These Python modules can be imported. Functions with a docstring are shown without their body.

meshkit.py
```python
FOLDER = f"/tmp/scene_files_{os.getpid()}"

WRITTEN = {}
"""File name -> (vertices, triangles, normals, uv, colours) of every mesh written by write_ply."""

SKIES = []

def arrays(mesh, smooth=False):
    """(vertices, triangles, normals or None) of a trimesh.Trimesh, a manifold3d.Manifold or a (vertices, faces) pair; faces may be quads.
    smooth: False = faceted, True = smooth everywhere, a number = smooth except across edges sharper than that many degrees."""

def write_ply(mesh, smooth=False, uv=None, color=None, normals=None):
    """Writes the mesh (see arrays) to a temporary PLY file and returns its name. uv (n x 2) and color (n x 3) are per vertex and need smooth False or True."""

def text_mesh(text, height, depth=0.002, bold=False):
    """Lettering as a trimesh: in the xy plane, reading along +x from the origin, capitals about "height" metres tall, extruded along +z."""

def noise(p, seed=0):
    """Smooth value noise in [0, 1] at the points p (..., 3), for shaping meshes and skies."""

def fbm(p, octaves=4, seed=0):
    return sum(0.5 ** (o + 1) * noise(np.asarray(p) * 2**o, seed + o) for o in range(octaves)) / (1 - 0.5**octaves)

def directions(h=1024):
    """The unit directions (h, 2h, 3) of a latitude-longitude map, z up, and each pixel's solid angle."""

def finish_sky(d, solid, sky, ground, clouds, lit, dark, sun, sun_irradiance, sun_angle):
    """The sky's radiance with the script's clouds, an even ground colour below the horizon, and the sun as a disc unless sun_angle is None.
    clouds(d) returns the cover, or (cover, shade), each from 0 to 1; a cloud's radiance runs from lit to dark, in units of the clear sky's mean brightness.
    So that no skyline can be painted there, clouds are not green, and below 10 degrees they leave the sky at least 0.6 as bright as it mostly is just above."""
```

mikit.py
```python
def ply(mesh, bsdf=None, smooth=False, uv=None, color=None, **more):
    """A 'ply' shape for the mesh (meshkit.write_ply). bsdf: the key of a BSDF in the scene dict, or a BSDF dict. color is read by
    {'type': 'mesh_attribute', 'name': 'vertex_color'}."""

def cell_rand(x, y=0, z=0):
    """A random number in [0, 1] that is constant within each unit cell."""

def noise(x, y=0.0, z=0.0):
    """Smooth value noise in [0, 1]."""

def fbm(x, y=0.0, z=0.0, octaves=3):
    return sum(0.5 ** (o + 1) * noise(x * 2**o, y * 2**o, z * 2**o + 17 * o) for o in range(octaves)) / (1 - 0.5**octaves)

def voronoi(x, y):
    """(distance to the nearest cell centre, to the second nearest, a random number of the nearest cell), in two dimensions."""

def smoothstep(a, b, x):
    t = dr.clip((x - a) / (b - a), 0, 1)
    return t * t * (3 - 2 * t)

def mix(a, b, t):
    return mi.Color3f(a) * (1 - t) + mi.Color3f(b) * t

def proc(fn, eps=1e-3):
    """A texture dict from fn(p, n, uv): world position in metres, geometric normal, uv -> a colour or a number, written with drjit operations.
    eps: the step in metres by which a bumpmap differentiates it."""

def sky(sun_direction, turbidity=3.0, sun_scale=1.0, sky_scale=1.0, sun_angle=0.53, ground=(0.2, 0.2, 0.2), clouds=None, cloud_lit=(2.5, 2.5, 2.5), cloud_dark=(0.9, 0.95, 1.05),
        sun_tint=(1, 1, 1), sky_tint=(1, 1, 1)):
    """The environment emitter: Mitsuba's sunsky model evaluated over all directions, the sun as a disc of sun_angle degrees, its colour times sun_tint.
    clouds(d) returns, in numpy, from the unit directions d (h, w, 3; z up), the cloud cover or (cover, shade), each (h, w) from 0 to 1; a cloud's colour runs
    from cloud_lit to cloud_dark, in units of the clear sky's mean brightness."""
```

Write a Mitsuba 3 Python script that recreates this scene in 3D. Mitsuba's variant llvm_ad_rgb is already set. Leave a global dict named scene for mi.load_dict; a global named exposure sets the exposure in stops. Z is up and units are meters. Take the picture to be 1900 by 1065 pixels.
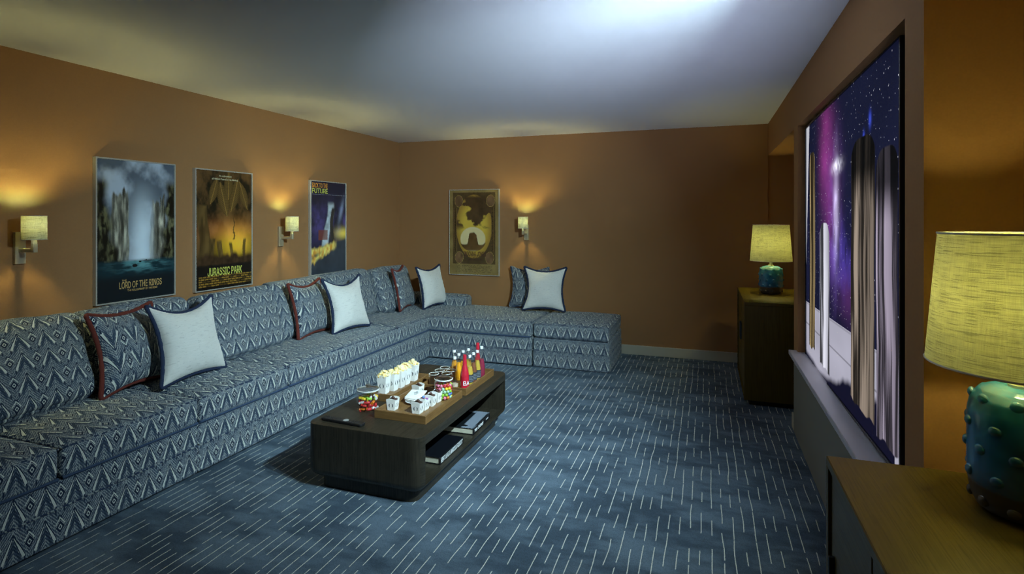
import math, random
import numpy as np, trimesh, manifold3d as m3
import drjit as dr
import mitsuba as mi
import mikit, meshkit
from shapely.geometry import Polygon, Point, box as sbox
from mikit import proc, noise, fbm, smoothstep, mix, cell_rand
T = mi.ScalarTransform4f
PI = math.pi
scene, labels = {}, {}
rng = np.random.default_rng(7)

# ------------------------------------------------------------------ camera, lights, exposure
exposure = 0.25
FPX, PPX, HORIZON, VPX, CAM_Z = 1027.0, 950.0, 404.0, 1310.0, 1.45
_th = math.atan((VPX - PPX) / FPX)
scene['camera'] = {
    'type': 'perspective', 'fov': math.degrees(2 * math.atan(950.0 / FPX)), 'fov_axis': 'x',
    'principal_point_offset_y': (HORIZON - 532.5) / 1065.0 * -1.0, 'near_clip': 0.05, 'far_clip': 50.0,
    'to_world': T().look_at(origin=[0, 0, CAM_Z], target=[-math.sin(_th), math.cos(_th), CAM_Z], up=[0, 0, 1])}
SCREEN_GAIN = 0.85                       # radiance of the screen's white
BULB_WALL = (1250.0, 1130.0, 430.0)     # sconce bulbs
BULB_TABLE = (116.0, 106.0, 34.0)       # table lamp bulbs
UNSEEN_TRACK = (10.5, 15.0, 16.8)              # intensity of the unseen cool track heads, placed to light sofa and floor
UNSEEN_TRACK_HEADS = [((0.42, 1.75, 2.25), (-2.6, 3.5, 0.6), 1.35), ((0.42, 1.95, 2.25), (-2.6, 4.7, 0.65), 1.4), ((0.42, 1.55, 2.25), (-1.1, 3.1, 0.0), 0.95)]
UNSEEN_UPLIGHT = (16.5, 19.5, 27.5)            # unseen cool spot, out of view, placed to brighten the ceiling
UNSEEN_UPLIGHT_AT, UNSEEN_UPLIGHT_TO = (0.37, 0.62, 1.22), (-0.52, 3.00, 2.375)

# ------------------------------------------------------------------ helpers
def numbered(k):
    if k not in _used:
        _used.add(k); return k
    i = 1
    while f'{k}_{i:03d}' in _used: i += 1
    k = f'{k}_{i:03d}'; _used.add(k); return k
_used = set()

def thing(name, label, cat, group=None):
    k = numbered(name)
    labels[k] = {'label': label, 'category': cat}
    if group: labels[k]['group'] = group
    return k

def ref(b): return {'type': 'ref', 'id': b}

def add(parent, name, mesh, bsdf, smooth=False, label=None, M=None, **more):
    """one entry of the scene under parent; M: a 4x4 numpy matrix."""
    k = numbered((parent + '__' if parent else '') + name)
    d = mesh if isinstance(mesh, dict) else mikit.ply(mesh, None, smooth)
    d = dict(d); d['bsdf'] = ref(bsdf); d.update(more)
    if M is not None: d['to_world'] = T(np.asarray(M, float))
    scene[k] = d
    if label: labels[k] = {'label': label}
    return k

def single(name, mesh, bsdf, label, cat, group=None, smooth=False, M=None, **more):
    k = add(None, name, mesh, bsdf, smooth, None, M, **more)
    labels[k] = {'label': label, 'category': cat}
    if group: labels[k]['group'] = group
    return k

def struct(name, mesh, bsdf, label=None, smooth=False):
    k = add(None, name, mesh, bsdf, smooth)
    labels[k] = {'kind': 'structure'}
    if label: labels[k]['label'] = label
    return k

def cat(*ms): return trimesh.util.concatenate([m for m in ms])

def tm(man):
    m = man.to_mesh()
    return trimesh.Trimesh(np.array(m.vert_properties[:, :3]), np.array(m.tri_verts), process=False)

def mb(x0, x1, y0, y1, z0, z1): return m3.Manifold.cube([x1 - x0, y1 - y0, z1 - z0]).translate([x0, y0, z0])

def bx(x0, x1, y0, y1, z0, z1, b=0.003):
    """chamfered box"""
    b = min(b, (x1-x0)/2.01, (y1-y0)/2.01, (z1-z0)/2.01)
    if b <= 0: return trimesh.creation.box(bounds=[[x0, y0, z0], [x1, y1, z1]])
    pts = []
    for x, sx in ((x0, 1), (x1, -1)):
        for y, sy in ((y0, 1), (y1, -1)):
            for z, sz in ((z0, 1), (z1, -1)):
                pts += [(x, y+sy*b, z+sz*b), (x+sx*b, y, z+sz*b), (x+sx*b, y+sy*b, z)]
    return tm(m3.Manifold.hull_points(np.array(pts)))

def lathe(prof, n=32, c=(0, 0, 0)):
    """closed surface of revolution about z; prof: (r, z) rows"""
    prof = np.asarray(prof, float); a = np.arange(n) * 2 * PI / n
    v = np.stack([prof[:, None, 0]*np.cos(a), prof[:, None, 0]*np.sin(a), prof[:, None, 1]+0*a], -1).reshape(-1, 3)
    f = []
    for i in range(len(prof)-1):
        for j in range(n):
            p, q = i*n+j, i*n+(j+1) % n
            f += [(p, q, q+n), (p, q+n, p+n)]
    m = trimesh.Trimesh(v + np.asarray(c), f, process=False)
    m.merge_vertices(); m.update_faces(m.nondegenerate_faces())
    return m

def tube(pts, r, n=8, closed=False):
    P = np.asarray(pts, float); N = len(P)
    r = np.broadcast_to(np.asarray(r, float), (N,))
    d = (np.roll(P, -1, 0) - np.roll(P, 1, 0)) if closed else np.gradient(P, axis=0)
    d /= np.linalg.norm(d, axis=1, keepdims=True) + 1e-12
    up = np.array([0, 0, 1.0]) if abs(d[0][2]) < .9 else np.array([1.0, 0, 0])
    a = np.arange(n) * 2 * PI / n; V = []
    u = np.cross(d[0], up); u /= np.linalg.norm(u)
    for i in range(N):
        u = u - d[i]*(u @ d[i]); u /= np.linalg.norm(u) + 1e-12
        w = np.cross(d[i], u)
        V.append(P[i] + r[i]*(np.cos(a)[:, None]*u + np.sin(a)[:, None]*w))
    V = np.concatenate(V); F = []
    for i in range(N if closed else N-1):
        k = (i+1) % N
        for j in range(n):
            p, q, s, t = i*n+j, i*n+(j+1) % n, k*n+(j+1) % n, k*n+j
            F += [(p, q, s), (p, s, t)]
    if not closed:
        for j in range(1, n-1): F += [(0, j+1, j), ((N-1)*n, (N-1)*n+j, (N-1)*n+j+1)]
    return trimesh.Trimesh(V, F, process=False)

def cubegrid(n=17, conc=True):
    t = np.linspace(-1, 1, n)
    s = np.sin(PI/2*t) if conc else t
    if conc: s = np.sign(s)*np.abs(s)**0.9
    V, F = [], []
    for ax in range(3):
        for sg in (-1, 1):
            A, B = np.meshgrid(s, s, indexing='ij')
            p = np.zeros((n, n, 3)); p[..., ax] = sg; p[..., (ax+1) % 3] = A; p[..., (ax+2) % 3] = B
            o = sum(len(x) for x in V); V.append(p.reshape(-1, 3))
            for i in range(n-1):
                for j in range(n-1):
                    a, b, c, d = o+i*n+j, o+(i+1)*n+j, o+(i+1)*n+j+1, o+i*n+j+1
                    F += [(a, b, c), (a, c, d)] if sg > 0 else [(a, c, b), (a, d, c)]
    m = trimesh.Trimesh(np.concatenate(V), F, process=False); m.merge_vertices()
    return np.array(m.vertices), np.array(m.faces)
_CG = {}
def cushion(x0, x1, y0, y1, z0, z1, r=.03, puff=(0, 0, 0), n=17, wob=0.0, seed=0):
    if n not in _CG: _CG[n] = cubegrid(n)
    s, f = _CG[n]
    c = np.array([(x0+x1)/2, (y0+y1)/2, (z0+z1)/2]); h = np.array([(x1-x0)/2, (y1-y0)/2, (z1-z0)/2])
    p = s*h
    inner = np.clip(p, -(h-r), h-r); d = p - inner
    L = np.linalg.norm(d, axis=1, keepdims=True)
    p = inner + np.where(L > 1e-9, d/np.maximum(L, 1e-9)*r, 0)
    for i in range(3):
        j, k = (i+1) % 3, (i+2) % 3
        p[:, i] += np.sign(s[:, i])*np.abs(s[:, i])**3*puff[i]*(1-s[:, j]**2)**.6*(1-s[:, k]**2)**.6
    p += c
    if wob:
        q = p*7.0
        p += wob*(np.stack([meshkit.noise(q, seed+1), meshkit.noise(q, seed+2), meshkit.noise(q, seed+3)], -1)-.5)*2
    return trimesh.Trimesh(p, f.copy(), process=False)

def vnormals(v, f):
    n = np.zeros_like(v); fn = np.cross(v[f[:, 1]]-v[f[:, 0]], v[f[:, 2]]-v[f[:, 0]])
    for k in range(3): np.add.at(n, f[:, k], fn)
    return n/np.maximum(np.linalg.norm(n, axis=1, keepdims=True), 1e-12), fn

def fabric_mesh(mesh, run='left', off=(0, 0)):
    """ply dict with fabric UVs in metres. run 'left': front faces +x; 'back': front faces -y."""
    v, f = np.array(mesh.vertices), np.array(mesh.faces)
    n, fn = vnormals(v, f)
    fn /= np.maximum(np.linalg.norm(fn, axis=1, keepdims=True), 1e-12)
    side = np.abs(fn[:, 1 if run == 'left' else 0]) > .8
    V, N, U, F = [], [], [], []
    o = 0
    for sel in (False, True):
        ff = f[side == sel]
        if not len(ff): continue
        ids, inv = np.unique(ff, return_inverse=True)
        p = v[ids]
        if run == 'left': uv = np.stack([p[:, 1], p[:, 2]-p[:, 0]], 1) if not sel else np.stack([p[:, 0], p[:, 2]+.5], 1)
        else: uv = np.stack([p[:, 0], p[:, 2]+p[:, 1]], 1) if not sel else np.stack([p[:, 1], p[:, 2]+.5], 1)
        V.append(p); N.append(n[ids]); U.append(uv+np.asarray(off)); F.append(inv.reshape(-1, 3)+o); o += len(ids)
    path = meshkit.write_ply((np.concatenate(V), np.concatenate(F)), False, np.concatenate(U), None, np.concatenate(N))
    return {'type': 'ply', 'filename': path, 'face_normals': False}

def uvmesh(v, f, uv, smooth=True):
    return mikit.ply((v, f), None, smooth, uv=uv)

def frame4(o, ex, ey, ez):
    M = np.eye(4); M[:3, 0], M[:3, 1], M[:3, 2], M[:3, 3] = ex, ey, ez, o
    return M

def text_at(s, h, o, ex, ez_up, wide=None, depth=.0012, bold=True):
    """flat lettering: o = lower left, ex = reading direction, ez_up = up of the letters; wide = width to fit"""
    m = meshkit.text_mesh(s, h, depth, bold)
    b = m.bounds
    m.apply_translation([-b[0][0], 0, 0])
    if wide: m.apply_scale([wide/(b[1][0]-b[0][0]), 1, 1])
    ex, up = np.asarray(ex, float), np.asarray(ez_up, float)
    m.apply_transform(frame4(o, ex, up, np.cross(ex, up)))
    return m

# ------------------------------------------------------------------ materials
def rgb(c): return {'type': 'rgb', 'value': list(map(float, c))}
def prin(base, rough=.6, **k):
    b = {'type': 'principled', 'base_color': base if isinstance(base, dict) else rgb(base), 'roughness': rough}
    for a, x in k.items(): b[a] = x
    return {'type': 'twosided', 'bsdf': b}
def mat(name, d): scene['m_'+name] = d; return 'm_'+name

def carpet_fn(p, n, uv):
    W = .0475
    x = p.x + .0045*(noise(p.y*7.0, dr.floor(p.x/W)*3.1) - .5)*2
    col = dr.floor(x/W); fx = x/W - col
    L = .27
    y = p.y + cell_rand(col, 5)*3.0
    c = dr.floor(y/L); fy = y/L - c
    a = .16*cell_rand(col, c, 1)
    b = .42 + .55*cell_rand(col, c, 2)
    b = dr.select(cell_rand(col, c, 4) > .8, 1.1, b)
    on = smoothstep(a-.008, a, fy)*(1-smoothstep(b, b+.008, fy))*(1-smoothstep(.032, .056, dr.abs(fx-.5)))
    m = fbm(p.x*3.5, p.y*7.0, 0.0, 4)
    m2 = fbm(p.x*10.0+4, p.y*26.0, 3.0, 3)
    g = noise(p.x*420, p.y*420)
    k = smoothstep(.3, .72, m*.65+m2*.35)
    base = mix((.056, .082, .112), (.122, .168, .215), k)*(.8+.4*g)
    return mix(base, mi.Color3f(.62, .62, .54), on*.9)
mat('carpet', prin(proc(carpet_fn), .95, sheen=.25, specular=.1))

def fabric_fn(p, n, uv):
    W, H = .118, .134
    a = uv.x/W; b = uv.y/H
    q = a - dr.floor(a)
    t = dr.abs(q-.5)*2.0; r = 1.0-t
    def band(x, c, w, e=.02): return 1-smoothstep(w-e, w+e, dr.abs(x-c))
    navy = mi.Color3f(.012, .023, .050); white = mi.Color3f(.70, .72, .65); midc = mi.Color3f(.098, .142, .200)
    sl = b+1.13*t; s = sl-dr.floor(sl)
    # dotted ground and hairlines that follow the zigzag
    dots = smoothstep(-.1, .6, dr.sin(s*6.28318*9)*dr.sin(t*6.28318*5.0+.8))
    w = .25+.50*dots
    w = dr.maximum(w, band(s, .30, .018)*.88); w = dr.maximum(w, band(s, .52, .018)*.82)
    tri = smoothstep(.70, .76, s)*(1-smoothstep(.93, .97, s))
    w = w*(1-tri*.55*(1-smoothstep(.3, .6, t)))
    # leaf bar down each flank of a peak, in a navy outline
    hw = .034+.085*smoothstep(.05, .60, t)
    bar = (1-smoothstep(hw-.02, hw+.01, dr.abs(s-.13)))*smoothstep(.02, .05, t)*(1-smoothstep(.66, .70, t+.05*dr.sin(s*20)))
    out = (1-smoothstep(hw+.05, hw+.07, dr.abs(s-.13)))*(1-smoothstep(.72, .76, t))
    w = dr.maximum(w*(1-out), bar)
    # diamond standing in the valley with a chevron over it, pale ovals on navy above
    fb = b+.74; fb = fb-dr.floor(fb)-.5
    nv = (1-smoothstep(0., .05, r-.62*(fb-.10)))*smoothstep(.12, .16, fb)*(1-smoothstep(.38, .42, fb))
    sp = smoothstep(.30, .55, dr.sin(q*6.28318*9)*dr.sin(b*6.28318*8))
    w = w*(1-nv)+nv*(.04+.62*sp)
    d = r/.33+dr.abs(fb)/.225
    ch = r/.33+dr.abs(fb-.105)/.225
    w = dr.select(d < 1.10, band(d, .36, .11, .05), w)
    w = dr.maximum(w, dr.maximum(band(d, .98, .055, .04)*.8, band(ch, .90, .15, .05)*smoothstep(.06, .09, fb)))
    thread = .86+.28*noise(uv.x*1500, uv.y*1500)
    c = mix(navy, midc, smoothstep(.0, .5, w))
    return mix(c, white, smoothstep(.45, .95, w))*thread
mat('fabric', prin(proc(fabric_fn), .85, sheen=.2, specular=.15))
mat('welt', prin((.035, .065, .125), .85))  # bottom welt, its darker blue carries the shading under the cushion edge
mat('navy', prin((.012, .024, .062), .9, sheen=.4))
mat('rust', prin((.14, .024, .015), .9, sheen=.4))
def linen_fn(p, n, uv):
    s = fbm(uv.x*40, uv.y*420, 0., 2); f = smoothstep(.78, .86, noise(uv.x*60, uv.y*260, 4.))
    return mix((.80, .80, .74), (.73, .73, .67), s)*(1-.12*f)
mat('linen', prin(proc(linen_fn), .9, sheen=.15, specular=.1))

def wood(c1, c2, c3, name, scale=1.0, rough=.45, coat=0.0, flat=False, pores=.6):
    c1, c2, c3 = (mi.Color3f(*c) for c in (c1, c2, c3))
    def fn(p, n, uv):
        az, ay = dr.abs(n.z) > .7, dr.abs(n.y) > .7
        al = dr.select(az, p.y, dr.select(ay, p.z, p.y)); ac = dr.select(az, p.x, dr.select(ay, p.x, p.z))
        if flat: al, ac = dr.select(az, p.y, dr.select(ay, p.x, p.y)), dr.select(az, p.x, p.z)
        ac = ac*scale; al = al*scale
        fig = fbm(ac*6 + 2.2*noise(al*1.3, ac*3), al*.9, 2., 3)
        ring = dr.sin((ac*16 + 3*fig)*6.28318)*.5+.5
        gr = fbm(ac*230, al*7, 1., 3); pore = smoothstep(.62, .8, noise(ac*520, al*16, 7.))
        k = .35*ring + .65*smoothstep(.25, .75, gr)
        return mix(mix(c1, c2, k), c3, pore*pores)
    return mat(name, prin(proc(fn), rough, specular=.4, clearcoat=coat))
wood((.024, .020, .013), (.036, .029, .019), (.013, .011, .008), 'dark_oak', rough=.42)
wood((.072, .048, .004), (.090, .061, .006), (.052, .033, .003), 'oak', rough=.42, pores=.4)
wood((.165, .085, .028), (.20, .105, .036), (.12, .058, .02), 'tray_wood', rough=.4, flat=True)

def wall_fn(p, n, uv):
    w = .94+.08*noise(p.x*300+p.y*300, p.z*300)+.04*fbm(p.x*2+p.y*2, p.z*2)
    return mi.Color3f(.355, .182, .074)*w
mat('wall', prin(proc(wall_fn), .75, specular=.25))
mat('ceiling', prin((.62, .62, .62), .9, specular=.1))
mat('panel', prin((.22, .215, .175), .5))
mat('ledge', prin((.56, .55, .60), .35))
mat('baseboard', prin((.50, .47, .36), .5))
mat('black', prin((.008, .008, .009), .35))
mat('bezel', prin((.05, .055, .06), .3, metallic=.6))
mat('plastic', prin((.012, .012, .013), .4))
mat('button', prin((.035, .035, .035), .5))
mat('grey', prin((.35, .35, .33), .4))
mat('silver', prin((.52, .51, .46), .32, metallic=.35))
mat('brass', prin((.50, .44, .30), .35, metallic=.5))
mat('card', prin((.82, .80, .75), .6, specular=.3))
mat('ink', prin((.03, .035, .05), .6))
mat('ink_grey', prin((.25, .27, .30), .6))
mat('paper', prin((.84, .84, .80), .8))
mat('page', prin((.55, .50, .38), .8))
mat('white_print', prin((.72, .72, .70), .5))
mat('china', prin((.72, .73, .74), .2, clearcoat=.5))
mat('choc', prin((.055, .022, .012), .35, clearcoat=.3))
def corn_fn(p, n, uv):
    return mix((.84, .78, .46), (.82, .54, .12), smoothstep(.48, .72, noise(p.x*150, p.y*150, p.z*150)))
mat('popcorn', prin(proc(corn_fn), .8))
CANDY = {'red': (.55, .03, .03), 'yellow': (.80, .55, .03), 'green': (.28, .55, .05), 'pink': (.75, .20, .30), 'blue': (.10, .20, .45), 'choc_brown': (.07, .025, .015),
         'orange': (.75, .22, .02), 'white': (.75, .73, .70), 'purple': (.22, .04, .25), 'mint': (.40, .62, .42)}
for c, v in CANDY.items(): mat('candy_'+c, prin(v, .35, clearcoat=.4))
scene['m_thick_glass'] = {'type': 'dielectric', 'int_ior': 1.5}
scene['m_glass'] = {'type': 'thindielectric', 'int_ior': 1.5}
mat('rimglass', prin((.75, .77, .72), .08, specular=.9))  # opaque pale rings that stand in for glints on the glass rims
def shade_fn(p, n, uv):
    s = fbm(uv.x*26, uv.y*640, 0., 3); f = smoothstep(.64, .84, noise(uv.x*26, uv.y*820, 4.))
    w = noise(uv.x*700, uv.y*60, 2.)
    return mix((.74, .74, .46), (.48, .48, .25), s)*(1-.42*f)*(.86+.14*noise(uv.x*40, uv.y*160, 8.))*(.92+.2*w)
scene['m_shade'] = {'type': 'principledthin', 'base_color': proc(shade_fn), 'roughness': .9, 'diff_trans': .42, 'spec_trans': 0.0}
scene['m_shade_wall'] = {'type': 'principledthin', 'base_color': proc(shade_fn), 'roughness': .9, 'diff_trans': .036, 'spec_trans': 0.0}
def glaze_fn(p, n, uv):
    m = fbm(p.x*14, p.y*14, p.z*14, 3)
    g = mix((.006, .068, .165), (.013, .150, .34), smoothstep(.3, .7, m))
    return mix(mi.Color3f(.045, .042, .038), g, smoothstep(-.006, .006, uv.y-.058-.010*noise(uv.x*9)))
mat('glaze', prin(proc(glaze_fn), .16, specular=.6, clearcoat=1.0))
JUICE = {'orange': (.80, .34, .01), 'yellow': (.52, .35, .045), 'red': (.50, .012, .03), 'brown': (.22, .075, .03), 'pink': (.26, .02, .05), 'clear': (.50, .42, .30)}
for c, v in JUICE.items(): mat('juice_'+c, prin(v, .12, clearcoat=.8))
mat('cap', prin((.80, .80, .80), .35))
mat('bottle_label', prin((.035, .04, .05), .5))

# ------------------------------------------------------------------ the room
XL, XR, YB, ZC = -3.572, 0.576, 5.974, 2.375
YN = -1.6
P_FAR0, P_NEAR1, REC0, REC1, SOF = 4.277, 1.846, 2.002, 4.109, 2.062
struct('floor', bx(XL-.1, 1.1, YN-.1, YB+.1, -.1, 0, 0), 'm_carpet', 'blue carpet woven with broken pale lines')
struct('ceiling', bx(XL-.1, 1.1, YN-.1, YB+.1, ZC, ZC+.1, 0), 'm_ceiling')
struct('wall_left', bx(XL-.1, XL, YN-.1, YB+.1, 0, ZC, 0), 'm_wall')
struct('wall_back', bx(XL, XR, YB, YB+.1, 0, ZC, 0), 'm_wall')
struct('wall_rear', bx(XL, 1.1, YN-.1, YN, 0, ZC, 0), 'm_wall')
w = mb(XR, 1.05, YN, YB+.1, 0, ZC)
w = w - mb(XR-.1, .84, P_FAR0, YB+.03, -.01, SOF) - mb(XR-.1, .72, REC0, REC1, .53, SOF) - mb(XR-.1, .84, -1.2, P_NEAR1, -.01, SOF)
struct('wall_right', tm(w), 'm_wall', 'terracotta wall with alcoves and a recess for the screen')
struct('trim_1', bx(.528, .66, REC0-.03, 4.165, .526, .556, .003), 'm_ledge', 'grey ledge under the screen')
struct('trim_2', bx(.562, XR+.001, P_NEAR1, 4.18, 0, .526, .002), 'm_panel', 'grey wall panel below the ledge')
struct('baseboard_back', bx(XL, XR, YB-.014, YB, 0, .1, .003), 'm_baseboard')
struct('baseboard_right', bx(XR-.014, XR, 4.18, P_FAR0+.0, 0, .1, .003), 'm_baseboard')
struct('baseboard_left', bx(XL, XL+.014, YN, .2, 0, .1, .003), 'm_baseboard')

# unseen track with spot heads above the frame, placed to light sofa and floor
tk = thing('unseen_track_light', 'unseen black ceiling track with three spot heads, placed to light sofa and floor', 'unseen track light')
add(tk, 'rail', bx(.405, .435, 1.2, 2.0, ZC-.03, ZC, .003), 'm_black')
for o, t, gain in UNSEEN_TRACK_HEADS:
    o, t = np.array(o), np.array(t); d = (t-o)/np.linalg.norm(t-o)
    c = trimesh.creation.cylinder(.032, .1, sections=24)
    h = tm(m3.Manifold.cylinder(.1, .032, .032, 24) - m3.Manifold.cylinder(.09, .027, .027, 24).translate([0, 0, .02]))
    R = trimesh.geometry.align_vectors([0, 0, 1], d)
    h.apply_transform(R); h.apply_translation(o - d*.11)
    hk = add(tk, 'head', h, 'm_black', 40)
    add(tk, 'stem', tube([o-d*.09, [o[0], o[1], ZC-.03]], .007), 'm_black', 40)
    scene['spot_'+hk] = {'type': 'spot', 'to_world': T().look_at(origin=list(map(float, o)), target=list(map(float, t)), up=[0, 0, 1]), 'intensity': rgb(np.array(UNSEEN_TRACK)*gain), 'cutoff_angle': 40.0 if gain > 1 else 31.0, 'beam_width': 8.0}

# unseen spot on the near sideboard outside the frame, placed to light the ceiling
sl_ = thing('unseen_uplight', 'unseen slim black spot on the near sideboard, placed to light the ceiling', 'unseen_lamp')
UP0, UP1 = np.array(UNSEEN_UPLIGHT_AT), np.array(UNSEEN_UPLIGHT_TO); ud = (UP1-UP0)/np.linalg.norm(UP1-UP0)
add(sl_, 'base', lathe([(0, .80), (.07, .80), (.072, .806), (.06, .815), (0, .815)], 32, (UP0[0]-ud[0]*.07, UP0[1]-ud[1]*.07, 0)), 'm_black', 40)
add(sl_, 'pole', tube([UP0-ud*.07, (UP0[0]-ud[0]*.07, UP0[1]-ud[1]*.07, .81)], .008), 'm_black', 40)
hd = tm(m3.Manifold.cylinder(.11, .04, .04, 28) - m3.Manifold.cylinder(.10, .035, .035, 28).translate([0, 0, .02]))
hd.apply_transform(trimesh.geometry.align_vectors([0, 0, 1], ud)); hd.apply_translation(UP0-ud*.12)
add(sl_, 'head', hd, 'm_black', 40)
scene['spot_reading'] = {'type': 'spot', 'to_world': T().look_at(origin=UP0.tolist(), target=UP1.tolist(), up=[0, 0, 1]), 'intensity': rgb(UNSEEN_UPLIGHT), 'cutoff_angle': 26.0, 'beam_width': 5.0}

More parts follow.
